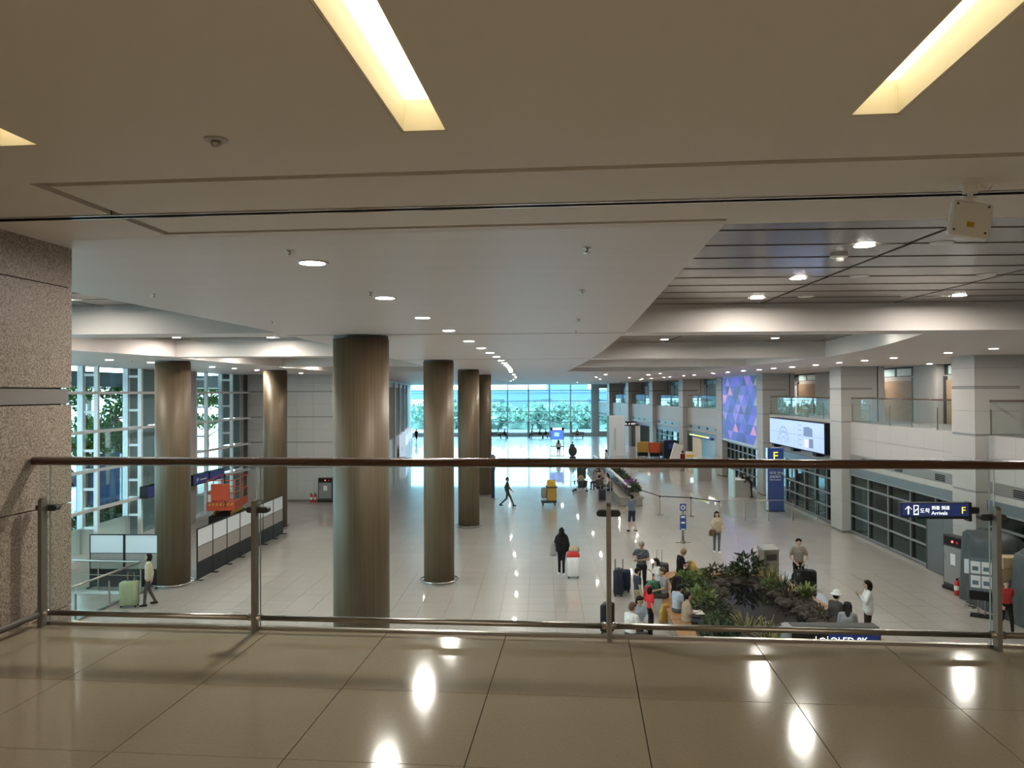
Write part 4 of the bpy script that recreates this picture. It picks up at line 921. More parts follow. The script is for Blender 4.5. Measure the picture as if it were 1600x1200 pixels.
person(3.12, 24.35, D(150), 'grey-haired man in dark plaid shirt standing with folded arms', STAND, 1.70, 'cl_plaid', 'cl_black', hair='hair_grey', sleeve='short', skin='skin_tan', over=dict(eL=(-.26, .06, 1.16), wL=(.02, .22, 1.14), eR=(.27, .08, 1.2), wR=(.12, .2, 1.22)), tilt=D(-12))
person(4.5, 25.45, D(-75), 'person with short greying hair in black sitting on the planter corner over a brown bag', SIT, 1.62, 'cl_black', 'cl_black', hair='hair_blond', sleeve='short', skin='skin_tan', over=dict(wL=(-.08, .42, .78), wR=(.08, .42, .78), head=(0, .16, 1.18)), tilt=D(-15))
person(3.6, 24.0, D(105), 'woman in white blouse with dark bob sitting and looking at a phone', SIT, 1.6, 'cl_white', 'cl_black', style='bob', over=dict(eL=(-.2, .12, .82), wL=(-.06, .28, .92), eR=(.2, .12, .82), wR=(.06, .28, .92)))
person(2.68, 21.9, D(-70), 'boy in dark navy patterned shirt standing with a red bag', STAND, 1.42, 'cl_navyprint', 'cl_khaki', sleeve='short', tilt=D(-15))
person(3.55, 22.45, D(95), 'man in light grey T-shirt sitting on the planter bench with a black backpack', SIT, 1.68, 'cl_grey', 'cl_charcoal', hair='hair_brown', sleeve='short', skin='skin_light')
person(2.82, 20.3, D(-75), 'girl in bright red T-shirt wearing a white face mask', STAND, 1.30, 'cl_red', 'cl_black', style='bob', sleeve='short', mask=True)
person(2.12, 18.75, D(-50), 'person in white striped shirt with a dark shoulder strap seen from behind', SIT, 1.66, 'cl_white', 'cl_charcoal', hair='hair_brown')
person(2.42, 19.65, D(-160), 'woman in light blue shirt with dark hair looking down at her lap', SIT, 1.6, 'cl_lightblue', 'cl_black', style='bob', tilt=D(-20))
person(3.72, 20.2, D(-85), 'girl in cream cardigan with a hair clip reading on the planter bench', SIT, 1.52, 'cl_beige', 'cl_denim', style='tail', jacket=True, over=dict(wL=(-.07, .34, .74), wR=(.07, .34, .74)))
person(3.62, 21.0, D(-60), 'person in light blue shirt and dark jeans sitting with a map on the lap', SIT, 1.55, 'cl_lightblue', 'cl_denim', style='short', sleeve='short', over=dict(head=(0, .14, 1.15)), tilt=D(-20))
person(12.1, 20.6, D(170), 'small person in red patterned blouse beside the grey tarpaulin', WALK, 1.45, 'cl_redprint', 'cl_black', hair='hair_brown', style='bob', sleeve='short')
person(12.62, 46.9, D(80), 'person in black bending over the pale counter', STAND, 1.6, 'cl_black', 'cl_black', over=dict(chest=(0, .22, 1.22), neck=(0, .36, 1.33), head=(0, .44, 1.42), sL=(-.175, .32, 1.30), sR=(.175, .32, 1.30), eL=(-.22, .36, 1.05), eR=(.22, .36, 1.05), wL=(-.12, .46, .95), wR=(.12, .46, .95)))
person(4.15, 46.6, D(110), 'person in brown top sitting near the end of the long flower bench', SIT, 1.65, 'cl_brown', 'cl_navy', far=True)
person(4.2, 48.6, D(100), 'person in white top sitting in the middle of the long flower bench', SIT, 1.65, 'cl_white', 'cl_black', far=True, style='bob')
person(3.5, 47.4, D(-20), 'person in charcoal sitting beside the luggage in front of the flower bench', SIT, 1.66, 'cl_charcoal', 'cl_black', far=True)
person(3.55, 50.6, D(140), 'person in grey top sitting between two luggage trolleys by the flower bench', SIT, 1.66, 'cl_grey', 'cl_navy', far=True, style='bob')
person(4.1, 52.2, D(95), 'person in pink shirt leaning on the long flower bench', SIT, 1.7, 'cl_pink', 'cl_charcoal', far=True)
person(4.3, 57.0, D(95), 'person in black sitting at the far end of the long flower bench', SIT, 1.7, 'cl_black', 'cl_black', far=True)
person(1.65, 76.0, D(-5), 'far woman with long black hair and white top before the blue screen', STAND, 1.68, 'cl_white', 'cl_black', far=True, style='long')
person(2.95, 74.5, D(0), 'far person in dark coat pushing a cart beside the blue screen', STAND, 1.6, 'cl_charcoal', 'cl_charcoal', far=True, jacket=True)
person(5.35, 64.3, D(60), 'far person in white with dark hair behind the long flower bench', STAND, 1.62, 'cl_white', 'cl_grey', far=True, style='bob')
person(11.3, 62.3, D(30), 'far person in dark red near the yellow shop sign', STAND, 1.65, 'cl_darkred', 'cl_darkred', far=True)
for k, (x, y, top_, l) in enumerate(((-7.0, 106.6, 'cl_black', 'first from the slim column'), (-6.1, 106.4, 'cl_white', 'second from the slim column'), (-5.2, 106.6, 'cl_black', 'third from the slim column'),
        (-1.3, 107, 'cl_grey', 'first of the middle far bench'), (-.3, 106.8, 'cl_black', 'second of the middle far bench'), (.6, 107, 'cl_black', 'last of the middle far bench'), (4.9, 106.5, 'cl_khaki', 'beyond the blue screen'))):
    person(x, y, D((100, -90, -100, 60, -80, 95, 0)[k]), 'tiny seated person before the far glass wall, ' + l, SIT, 1.7, top_, 'cl_black', far=True, group='people seated before the far glass wall')
# ================================================================== LUGGAGE AND CARTS
def suitcase(x, y, rz, label, col, w=.42, d=.26, h=.62, ext=.4, ribs=4, z=0, lying=False):
    t = empty('suitcase', (x, y, z), rz, label, 'suitcase')
    if lying: t.rotation_euler = (rad(90), 0, rz)
    MB().rbox(-w/2, w/2, -d/2, d/2, .06, h, .05, 4).build('shell', col, t, True)
    b = MB()
    for k in range(ribs):
        x0 = -w/2 + w*(k+1)/(ribs+1); b.box(x0-.012, x0+.012, -d/2-.006, -d/2+.01, .12, h-.06); b.box(x0-.012, x0+.012, d/2-.01, d/2+.006, .12, h-.06)
    b.build('rib', col, t)
    b = MB(); b.box(-w/2-.003, w/2+.003, -.008, .008, .07, h+.002); b.build('zip_seam', 'black', t)
    MB().tube([(-.07, 0, h-.01), (-.06, 0, h+.03), (.06, 0, h+.03), (.07, 0, h-.01)], .012, 6).build('carry_handle', 'black', t)
    if ext: MB().tube([(-.09, d/2-.04, h-.05), (-.09, d/2-.04, h+ext), (.09, d/2-.04, h+ext), (.09, d/2-.04, h-.05)], .011, 6).build('trolley_handle', 'steel', t)
    for sx in (-1, 1):
        for sy in (-1, 1): MB().tube([(sx*(w/2-.05)-.015, sy*(d/2-.05), .03), (sx*(w/2-.05)+.015, sy*(d/2-.05), .03)], .03, 10).build('wheel', 'black', t)
    return t
def bag(x, y, z, rz, label, col, w=.36, d=.22, h=.42, name='bag', straps=True, cat='bag'):
    t = empty(name, (x, y, z), rz, label, cat)
    P = [(Vector((-w*.3, 0, h*.2)), Vector((w*.3, 0, h*.2)), d*.52, d*.52), (Vector((-w*.28, 0, h*.55)), Vector((w*.28, 0, h*.55)), d*.46, d*.46), (Vector((-w*.18, 0, h*.85)), Vector((w*.18, 0, h*.85)), d*.32, d*.32)]
    P += [(Vector((q*w*.3, 0, h*.2)), Vector((q*w*.18, 0, h*.85)), d*.5, d*.32) for q in (-1, -.33, .33, 1)]
    me = fuse(P, .03, 2); me.materials.clear(); me.materials.append(MATS[col]); me.polygons.foreach_set('use_smooth', [True]*len(me.polygons)); link('pouch', me, t)
    if straps:
        for sx in (-.09, .09): MB().tube([(sx, -d*.3, h*.95), (sx, -d*.75, h*.8), (sx, -d*.75, h*.4), (sx, -d*.45, h*.12)], .014, 5).build('strap', 'black', t)
    return t
suitcase(-12.42, 22.72, rad(8), 'pale green hard suitcase beside the woman in cream', 'green_case', .52, .30, .76, .25, 3)
suitcase(1.06, 26.6, rad(3), 'white hard suitcase with a red bundle, pulled by the woman in black', 'white', .42, .28, .72, .3, 3)
bag(1.06, 26.6, .72, 0, 'red bundle lying on the white suitcase', 'red', .42, .22, .18, 'bundle', False); bag(1.10, 26.62, .93, 0, 'pale cloth bag on top of the red bundle', 'cl_cream', .34, .18, .16, 'cloth_bag', False)
bag(.38, 26.9, .62, rad(15), 'grey jacket draped over the arm of the woman in black', 'cl_grey', .24, .12, .58, 'jacket', False, 'jacket')
suitcase(8.16, 24.25, rad(-4), 'big black suitcase in front of the man in taupe', 'black_gloss', .62, .34, .84, .12, 0)
suitcase(2.40, 24.35, rad(78), 'tall dark navy suitcase at the end of the seated group', 'navy', .46, .30, .82, .32, 4)
suitcase(2.68, 24.85, rad(80), 'second navy suitcase half behind the tall one', 'cl_navy', .42, .28, .66, .38, 3)
suitcase(1.72, 20.55, rad(70), 'black suitcase standing alone on the open floor by the group', 'black', .44, .30, .78, 0, 3)
suitcase(3.95, 25.95, rad(10), 'dark grey suitcase with long handle behind the person in black', 'dark_grey', .5, .32, .66, .42, 3)
bag(4.92, 25.55, .46, rad(-80), 'mustard brown bag in the hands of the person in black', 'ochre', .5, .24, .36)
bag(3.88, 22.4, .46, rad(95), 'black backpack worn by the man in grey', 'cl_black', .42, .30, .62, 'backpack')
bag(2.98, 21.8, .48, 0, 'bright red shoulder bag at the side of the boy in navy', 'cl_red', .24, .17, .50, 'shoulder_bag', False)
mat('green_bag', (.03, .16, .09), .6)
bag(3.22, 22.6, .45, rad(20), 'dark green bag lying between the seated group', 'green_bag', .5, .3, .42, 'duffel_bag')
bag(3.38, 21.4, .0, rad(20), 'ochre paper bag between the bench and the girl in red', 'ochre', .34, .2, .58, 'tote_bag', False)
bag(8.55, 25.75, .0, 0, 'black bag on the floor behind the steel bin', 'black', .55, .4, .5, 'duffel_bag'); bag(6.70, 30.6, .72, 0, 'brown shoulder bag at the hip of the young woman in beige', 'cl_brown', .28, .14, .26, 'shoulder_bag')
t = empty('open_book', (4.05, 20.1, .66), rad(-85), 'open white booklet on the lap of the girl in cream', 'book')
for s_ in (-1, 1): MB().add([(0, -.12, 0), (s_*.17, -.12, .03), (s_*.17, .12, .03), (0, .12, 0), (0, -.12, -.01), (s_*.17, -.12, .02), (s_*.17, .12, .02), (0, .12, -.01)], [(0, 1, 2, 3), (7, 6, 5, 4), (0, 4, 5, 1), (1, 5, 6, 2), (2, 6, 7, 3)]).build('page', 'white', t)
# cleaning cart
t = empty('cleaning_cart', (.38, 43.6, 0), rad(4), 'yellow cleaning cart with lid and grey bag on the open floor', 'cleaning cart')
MB().rbox(-.12, .42, -.35, .35, .30, 1.02, .04).build('bin', 'ochre', t); MB().rbox(-.16, .46, -.38, .38, 1.02, 1.08, .02).build('rim', 'dark_grey', t)
b = MB(); b.add([(-.1, -.3, 1.08), (.38, -.3, 1.08), (.38, .3, 1.08), (-.1, .3, 1.08), (-.06, -.28, 1.36), (.34, -.28, 1.36), (.36, .22, 1.42), (-.08, .22, 1.42)], [(0, 1, 5, 4), (1, 2, 6, 5), (2, 3, 7, 6), (3, 0, 4, 7), (4, 5, 6, 7)]); b.build('lid', 'yellow', t)
MB().rbox(-.42, -.14, -.28, .28, .42, .98, .06).build('waste_bag', 'mid_grey', t, True); b = MB(); b.box(-.42, .42, -.3, .3, .16, .28); b.build('base', 'dark_grey', t)
for sx in (-.33, .33):
    for sy in (-.24, .24): MB().tube([(sx-.02, sy, .08), (sx+.02, sy, .08)], .08, 10).build('wheel', 'black', t)
MB().tube([(.34, .2, 1.0), (.42, .22, 1.95)], .012, 6).build('mop_stick', 'steel', t)
# luggage trolleys
def trolley(x, y, rz, label, loads):
    t = empty('luggage_trolley', (x, y, 0), rz, label, 'luggage trolley', 'luggage trolleys'); b = MB()
    b.tube([(-.25, .45, .95), (-.25, .40, .25), (-.25, -.5, .2)], .018, 6); b.tube([(.25, .45, .95), (.25, .40, .25), (.25, -.5, .2)], .018, 6); b.tube([(-.25, .45, .95), (.25, .45, .95)], .02, 6)
    for k in range(5): b.tube([(-.25, -.4+.18*k, .2), (.25, -.4+.18*k, .2)], .012, 6)
    b.build('frame', 'chrome', t, True)
    for p in ((-.24, .38), (.24, .38), (0, -.45)): MB().tube([(p[0]-.02, p[1], .08), (p[0]+.02, p[1], .08)], .08, 10).build('wheel', 'black', t)
trolley(2.45, 49.5, rad(70), 'luggage trolley with dark bags nearest the yellow cart', 0); suitcase(2.6, 49.5, rad(70), 'black suitcase lying on the trolley nearest the yellow cart', 'black', .7, .4, .5, 0, 2, .22)
bag(2.5, 49.5, .72, rad(60), 'khaki bag on the trolley nearest the yellow cart', 'cl_khaki', .6, .3, .3, 'duffel_bag', False); trolley(2.75, 54.5, rad(60), 'luggage trolley with tall dark cases farther along the flower bench', 0)
suitcase(2.8, 54.5, rad(60), 'dark case stacked on the farther trolley', 'dark_grey', .6, .45, .8, 0, 2, .22); bag(2.85, 54.6, 1.02, 0, 'black bag on top of the farther trolley', 'cl_black', .6, .4, .4, 'duffel_bag', False)
suitcase(3.55, 45.3, rad(10), 'dark blue suitcase at the near end of the long flower bench', 'navy', .45, .3, .7, .2, 3)
trolley(7.1, 68.5, rad(-90), 'empty chrome luggage trolley by the pale hoarding', 0)

# ================================================================== LONG FLOWER BENCH
t = empty('flower_bench', (5.0, 43.25, 0), rad(1.5), 'long stone planter bench with a white edge in mid hall', 'planter bench')
b = MB(); b.box(-.6, .6, 0, 22, .02, .42); b.build('base', 'bench_base', t); b = MB(); b.box(-.68, .68, -.05, 22.05, .42, .5); b.box(-.05, .5, .4, 21.6, .5, .72); b.build('seat', 'bench_base', t)
MB().box(-.12, -.02, .3, 21.7, .5, 1.02).build('backrest', 'dark_frame', t); MB().box(-.16, .02, .25, 21.75, 1.02, 1.09).build('white_edge', 'white', t); MB().box(.0, .46, .45, 21.5, .72, .76).build('soil', 'soil', t)
def leafball(b, c, r, n, size, rng, flat=.5):
    for _ in range(n):
        v = Vector((rng.gauss(0, 1), rng.gauss(0, 1), abs(rng.gauss(0, .8)))).normalized()*rng.uniform(.55, 1); p = Vector((c[0]+v.x*r[0], c[1]+v.y*r[1], c[2]+v.z*r[2]))
        d = (v + Vector((rng.gauss(0, .5), rng.gauss(0, .5), rng.gauss(.1, .4)))).normalized(); s_ = d.cross(Vector((rng.gauss(0, 1), rng.gauss(0, 1), 1))).normalized(); L_ = size*rng.uniform(.7, 1.3)
        b.add([p, p+d*L_*.45+s_*L_*flat*.5, p+d*L_, p+d*L_*.45-s_*L_*flat*.5], [(0, 1, 2, 3)])
rng = random.Random(3)
for k, (y, m_, l) in enumerate(((45.2, 'purple_flower', 'purple flowering plant at the near end of the long flower bench'), (48.5, 'leaf_mid', 'green plant behind the purple flowers on the flower bench'), (51.5, 'leaf_dark', 'dark green plant halfway along the flower bench'),
        (54.5, 'leaf_mid', 'green plant in the farther half of the flower bench'), (58.5, 'leaf_dark', 'dark plant near the far end of the flower bench'), (44.0, 'leaf_mid', 'low green plant at the very end of the flower bench'))):
    b = MB(); leafball(b, (0, 0, .05), (.38, 1.2 if k != 5 else .5, .42), 260, .2, rng)
    tag(b.build('flowering_plant' if k == 0 else 'bench_plant', m_, None, loc=(5.2, y, .74)), l, 'plant', 'plants in the long flower bench')

# ================================================================== POND GARDEN UNDER THE DECK
pg = empty('pond_planter', (0, 0, 0), 0, 'large pond garden planter with wooden bench rim and lava rocks', 'planter')
outer = [(3.1, 14.0), (8.6, 14.0), (7.62, 25.3), (7.2, 25.75), (4.3, 25.75), (3.55, 25.0)]
inner = [(3.6, 14.45), (8.1, 14.45), (7.18, 24.95), (6.95, 25.25), (4.5, 25.25), (4.0, 24.7)]
MB().prism([(x*.985+.085, y) for x, y in outer], 0.0, .36).build('base', 'bench_base', pg); MB().prism(inner, .36, .40).build('soil', 'soil', pg)
for i in range(6):
    if i == 0: continue
    a, c = outer[i], outer[(i+1) % 6]; ia, ic = inner[i], inner[(i+1) % 6]
    n = max(1, round(math.hypot(c[0]-a[0], c[1]-a[1])/1.5)); m_ = 'bench_wood'
    for k in range(n):
        for s0, s1 in ((0, .33), (.34, .66), (.67, 1.0)):
            def pt(u, v): return ((a[0]+(c[0]-a[0])*u)*(1-v)+(ia[0]+(ic[0]-ia[0])*u)*v, (a[1]+(c[1]-a[1])*u)*(1-v)+(ia[1]+(ic[1]-ia[1])*u)*v)
            u0, u1 = k/n+.003, (k+1)/n-.003; poly = [pt(u0, s0), pt(u1, s0), pt(u1, s1), pt(u0, s1)]
            MB().prism(poly, .385, .445).build('bench_slat', m_, pg)
MB().prism([(4.9, 16), (6.6, 16), (7.0, 19.2), (6.75, 22.0), (6.45, 24.0), (5.2, 24.0), (5.0, 22.0), (4.8, 19.0)], .40, .43).build('water', 'water', pg)
rk = []
for k in range(4):
    b = MB(); b.ell((0, 0, 0), (.5, .5, .5), 8, 6, .22, rng); rk.append(b.mesh('rock', 'rock', False))
def rock(x, y, s): 
    o = link('rock', rng.choice(rk), pg, (x, y, .40+s*.22), rng.uniform(0, 6), (s*rng.uniform(.8, 1.3), s*rng.uniform(.8, 1.2), s*rng.uniform(.7, 1.0)))
edge = [(4.85, 18.6), (4.8, 19.6), (4.95, 20.6), (4.9, 21.6), (5.0, 22.6), (5.25, 23.6), (5.6, 24.2), (6.1, 24.35), (6.45, 24.2), (6.6, 23.6), (6.75, 22.8), (6.85, 21.9), (6.95, 21), (7.05, 20.2), (7.1, 19.4), (7.15, 18.6)]
for (x, y) in edge:
    for _ in range(4): rock(x+rng.uniform(-.18, .18), y+rng.uniform(-.35, .35), rng.uniform(.2, .36))
for _ in range(70): rock(rng.uniform(7.0, 7.5), rng.uniform(18.6, 22.4), rng.uniform(.22, .38))
def plant(x, y, h, r, n, size, m_, label, flat=.4, name='garden_plant', z=.42):
    b = MB(); leafball(b, (0, 0, h*.25), (r, r, h*.75), n, size, rng, flat)
    for k in range(5): b.tube([(0, 0, -.05), (rng.uniform(-r, r)*.6, rng.uniform(-r, r)*.6, h*.6)], .012, 4)
    return tag(b.build(name, m_, None, loc=(x, y, z)), label, 'plant', 'plants of the pond garden')
def spiky(x, y, h, n, m_, label, w=.03, z=.42, spread=.8, name='spiky_plant'):
    b = MB()
    for k in range(n):
        a = rng.uniform(0, 6.28); d = Vector((math.cos(a), math.sin(a), 0)); s_ = Vector((-d.y, d.x, 0)); L_ = h*rng.uniform(.7, 1.1); sp = spread*rng.uniform(.3, 1); base = d*rng.uniform(0, .12); pts = []
        for j in range(5): q = j/4; pts.append(base + d*L_*sp*q + Vector((0, 0, L_*(q-.55*sp*q*q*1.3))))
        vs = []
        for j, p in enumerate(pts): ww = w*(1-.9*abs(j/4-.35)); vs += [p-s_*ww, p+s_*ww]
        b.add(vs, [(2*j, 2*j+1, 2*j+3, 2*j+2) for j in range(4)])
    return tag(b.build(name, m_, None, loc=(x, y, z)), label, 'plant', 'plants of the pond garden')
plant(4.5, 24.1, .36, .42, 300, .15, 'leaf_light', 'light green leafy plant next to the man with the backpack'); plant(5.0, 24.6, .30, .45, 280, .14, 'leaf_light', 'light green leafy plant at the planter corner by the person in black')
plant(4.6, 22.9, .42, .4, 260, .14, 'leaf_mid', 'mid green bush behind the backpack'); plant(4.4, 21.6, .5, .42, 220, .18, 'leaf_light', 'broad-leaved pale plant beside the girl in cream'); plant(4.5, 20.4, .5, .42, 300, .12, 'leaf_dark', 'dark fine-leaved bush beside the reading girl')
plant(4.35, 19.3, .5, .4, 280, .12, 'leaf_mid', 'fine green bush just above the bottom rail by the reading girl'); plant(4.15, 18.2, .45, .45, 200, .24, 'leaf_dark', 'broad dark leaves seen under the bottom rail'); plant(5.0, 22.0, .4, .35, 240, .10, 'leaf_olive', 'brownish creeping bush on the near bank of the pond')
spiky(4.95, 18.9, .75, 46, 'leaf_gold', 'golden spiky palm at the water edge above the bottom rail', .025); spiky(5.25, 18.1, .7, 40, 'leaf_gold', 'golden spiky palm half hidden under the bottom rail', .025); spiky(5.45, 19.1, .62, 34, 'leaf_gold', 'smaller golden palm leaning over the dark water', .02)
plant(5.6, 24.6, .5, .5, 260, .13, 'leaf_olive', 'reddish brown bush at the back bank of the pond'); plant(6.15, 24.75, .45, .4, 200, .16, 'leaf_mid', 'light green tuft on the back bank'); plant(6.55, 24.75, .85, .5, 340, .2, 'leaf_dark', 'tall dark broad-leaved shrub beside the steel bin')
spiky(7.0, 24.0, .8, 80, 'leaf_gold', 'golden fern by the wooden bench in front of the steel bin', .018); spiky(7.1, 23.1, .65, 60, 'leaf_mid', 'green fern below the golden fern', .02); plant(6.85, 23.5, .3, .25, 150, .14, 'leaf_light', 'small pale plant on the rocks under the fern')
spiky(7.4, 21.9, .5, 60, 'leaf_light', 'bright yellow-green rosette plant on the lava rocks', .045, .62, .9); plant(7.05, 22.3, .45, .3, 240, .10, 'leaf_olive', 'dark scrub between fern and rosette plant'); plant(7.15, 20.2, .45, .3, 240, .08, 'leaf_olive', 'dark scrub on the rocks above the screen kiosk')
plant(6.3, 17.2, .4, .5, 200, .18, 'leaf_dark', 'dark leaves beside the screen kiosk')
# steel bin by the planter
t = empty('waste_bin', (7.55, 26.05, -.12), rad(12), 'tall brushed steel bin behind the pond garden', 'bin')
MB().box(-.26, .26, -.22, .22, .18, 1.22).build('body', 'steel', t); b = MB(); b.add([(-.28, -.24, 1.22), (.28, -.24, 1.22), (.28, .24, 1.22), (-.28, .24, 1.22), (-.28, -.24, 1.27), (.28, -.24, 1.27), (.28, .24, 1.36), (-.28, .24, 1.34)], [(3, 2, 1, 0), (4, 5, 6, 7), (0, 1, 5, 4), (1, 2, 6, 5), (2, 3, 7, 6), (3, 0, 4, 7)]); b.build('lid', 'mid_grey', t)
MB().box(-.24, .24, -.2, .2, .12, .18).build('plinth', 'black', t); MB().box(-.18, .18, -.226, -.22, .9, 1.1).build('flap', 'dark_grey', t)
# screen kiosk
t = empty('screen_kiosk', (6.25, 16.78, 0), 0, 'grey kiosk with a lit white-lettered screen strip just below the deck edge', 'kiosk')
MB().rbox(-1.0, 1.0, 0, .48, 0, 1.30, .06, 4).build('casing', 'mid_grey', t); MB().box(-.9, .98, -.012, .02, .2, 1.26).build('bezel', 'black_gloss', t); MB().box(-.13, .96, -.018, -.012, .25, 1.2).build('screen', 'lit_blue', t)
MB().box(-.85, .98, .06, .40, 1.30, 1.315).build('top_inset', 'dark_grey', t)
text('QLED 8K', .20, 'led_text', t, (-.10, -.022, .985)); 
text('Q', .19, 'led_text', t, (-.335, -.022, .985))
for x0 in (-.40, -.155): MB().box(x0, x0+.012, -.024, -.014, .95, 1.14).build('divider', 'led_text', t)

# ================================================================== SCREENS AND SIGNS ON THE RIGHT WALL
A, rz, L = BAY[3]
vw = empty('video_wall', (A[0], A[1]+PL, 0), rz, 'tall video wall showing purple and blue triangles', 'video wall')
W_, z0, z1 = L-PL-.05, 2.88, 7.46
MB().box(-.36, .06, 0, W_, z0-.1, z1+.04).build('casing', 'pale_frame', vw)
cols_ = [(.06, .07, .42), (.10, .09, .62), (.16, .12, .75), (.24, .16, .72), (.05, .06, .22), (.36, .22, .80), (.75, .30, .58), (.09, .13, .55)]
for k, c_ in enumerate(cols_): emis('tri_%d' % k, c_, .34)
b = MB(); nr, nc = 7, 6; hh = (z1-z0-.12)/nr; ww = (W_-.2)/nc; wts = [22, 22, 14, 8, 14, 5, 5, 12]
for i in range(nr):
    za, zb = z0+.06+i*hh, z0+.06+(i+1)*hh; xs = [.1 + ww*(k/2) for k in range(-1, 2*nc+2)]; cl = lambda v: min(max(v, .1), W_-.1)
    for k in range(len(xs)-2):
        up_ = (k+i) % 2 == 0; b.cur = rng.choices(range(8), wts)[0]; x0, xm, x2 = xs[k], xs[k+1], xs[k+2]
        tri = [(cl(x0), za), (cl(x2), za), (cl(xm), zb)] if up_ else [(cl(x0), zb), (cl(xm), za), (cl(x2), zb)]
        if tri[0][0] == tri[1][0] == tri[2][0] or (tri[0][0] == tri[2][0]): continue
        b.add([(-.365, p[0], p[1]) for p in tri], [(0, 1, 2)])
b.build('screen', ['tri_%d' % k for k in range(8)], vw)
A, rz, L = BAY[2]
ms = empty('map_screen', (A[0]-.47, A[1]+PL+.45, 0), rz, 'wide pale blue tiled screen showing a map', 'screen')
emis('map_blue', (.42, .54, .90), .62); emis('map_line', (.16, .20, .36), .5); emis('map_pink', (.75, .55, .72), .8)
Wm = 8.75; MB().box(-.02, .45, 0, Wm, 3.36, 4.86).build('casing', 'black', ms)
for i in range(2):
    for j in range(6): piece('screen_panel', 'map_blue', ms, -.035, -.02, .05+j*(Wm-.1)/6+.008, .05+(j+1)*(Wm-.1)/6-.008, 3.40+i*.715+.006, 3.40+(i+1)*.715-.006)
b = MB()
def arc(cy_, cz, r, a0, a1, wd, n=18):
    for k in range(n):
        p = []
        for a in (a0+(a1-a0)*k/n, a0+(a1-a0)*(k+1)/n): p.append((math.cos(rad(a)), math.sin(rad(a))))
        b.add([(-.037, cy_+p[0][0]*r, cz+p[0][1]*r), (-.037, cy_+p[1][0]*r, cz+p[1][1]*r), (-.037, cy_+p[1][0]*(r+wd), cz+p[1][1]*(r+wd)), (-.037, cy_+p[0][0]*(r+wd), cz+p[0][1]*(r+wd))], [(0, 1, 2, 3)])
arc(6.2, 3.45, .95, 10, 170, .05); arc(6.2, 3.45, .70, 10, 170, .03); arc(6.2, 3.45, .4, 10, 170, .04)
for a in range(20, 170, 22): b.add([(-.037, 6.2+math.cos(rad(a))*.74, 3.45+math.sin(rad(a))*.74), (-.037, 6.2+math.cos(rad(a+7))*.74, 3.45+math.sin(rad(a+7))*.74), (-.037, 6.2+math.cos(rad(a+4))*.92, 3.45+math.sin(rad(a+4))*.92)], [(0, 1, 2)])
b.add([(-.037, 1.6, 4.1), (-.037, 2.9, 4.1), (-.037, 2.9, 4.55), (-.037, 2.2, 4.6), (-.037, 1.6, 4.5)], [(0, 1, 2, 3, 4)]); b.add([(-.037, 1.5, 3.55), (-.037, 2.1, 3.55), (-.037, 2.1, 4.0), (-.037, 1.5, 4.0)], [(0, 1, 2, 3)]); b.add([(-.037, 3.7, 3.5), (-.037, 3.74, 3.5), (-.037, 3.74, 4.7), (-.037, 3.7, 4.7)], [(0, 1, 2, 3)])
for z in (3.6, 3.85, 4.1, 4.35, 4.6): b.add([(-.037, 3.3, z), (-.037, 3.55, z), (-.037, 3.55, z+.05), (-.037, 3.3, z+.05)], [(0, 1, 2, 3)])
tag(b.build('map_drawing', 'map_line', ms), kind='stuff'); MB().box(-.0375, -.036, 2.2, 2.75, 3.55, 3.95).build('map_area', 'map_pink', ms)
for y in (1.2, 4.6, 8.0): piece('bracket', 'black', ms, 0, .4, y, y+.5, 3.18, 3.36)
# blue totem with F
t = empty('sign_totem', (12.42, 41.5, 0), 0, 'tall blue totem sign with a yellow letter F', 'sign totem')
MB().box(-.42, .42, -.14, .14, 0.05, 3.36).build('panel', 'sign_blue', t); MB().box(-.44, -.42, -.15, .15, 0, 3.38).build('side_trim', 'chrome', t); MB().box(-.44, .44, -.16, .16, 0, .06).build('base', 'navy', t)
text('F', .62, 'led_yellow', t, (-.16, -.15, 2.75)); text('↗', .3, 'white', t, (-.3, -.15, 2.32)); text('여객 안내', .19, 'white', t, (-.34, -.15, 1.98)); text('旅客案内', .15, 'white', t, (-.34, -.15, 1.8)); text('Information', .13, 'white', t, (-.34, -.15, 1.66))
# hanging arrivals sign
t = empty('arrivals_sign', (11.12, 24.3, 2.47), 0, 'blue illuminated Arrivals sign with arrow and yellow F on the near pier', 'sign')
MB().rbox(0, 2.08, 0, .22, 0, .45, .02).build('casing', 'navy', t); MB().box(.03, 2.05, -.008, .0, .04, .42).build('face', 'lit_blue', t); MB().box(2.05, 2.14, -.02, .26, -.12, .46).build('bracket', 'black', t); MB().box(2.14, 2.42, .08, .16, .1, .3).build('wall_arm', 'black', t); MB().box(.5, 2.08, .02, .2, -.05, 0).build('underside', 'black', t)
text('F', .30, 'led_yellow', t, (1.82, -.012, .12)); text('도착', .165, 'led_text', t, (.57, -.012, .15)); text('到着 到達', .13, 'led_text', t, (.92, -.012, .25)); text('Arrivals', .155, 'led_text', t, (.92, -.012, .085))
b = MB(); b.bar((.22, -.012, .1), (.22, -.012, .34), .035, .008); b.bar((.22, -.012, .35), (.12, -.012, .25), .035, .008); b.bar((.22, -.012, .35), (.32, -.012, .25), .035, .008); b.build('arrow', 'led_text', t)
b = MB()
for q in ((.38, .08, .53, .10), (.38, .36, .53, .38)): b.box(q[0], q[2], -.014, -.008, q[1], q[3])
for q in ((.38, .40), (.51, .53)): b.box(q[0], q[1], -.014, -.008, .08, .38)
b.bar((.41, -.012, .18), (.50, -.012, .28), .03, .008); b.bar((.42, -.012, .25), (.50, -.012, .22), .022, .008); b.bar((.42, -.012, .12), (.50, -.012, .12), .015, .008); b.build('plane_icon', 'led_text', t)
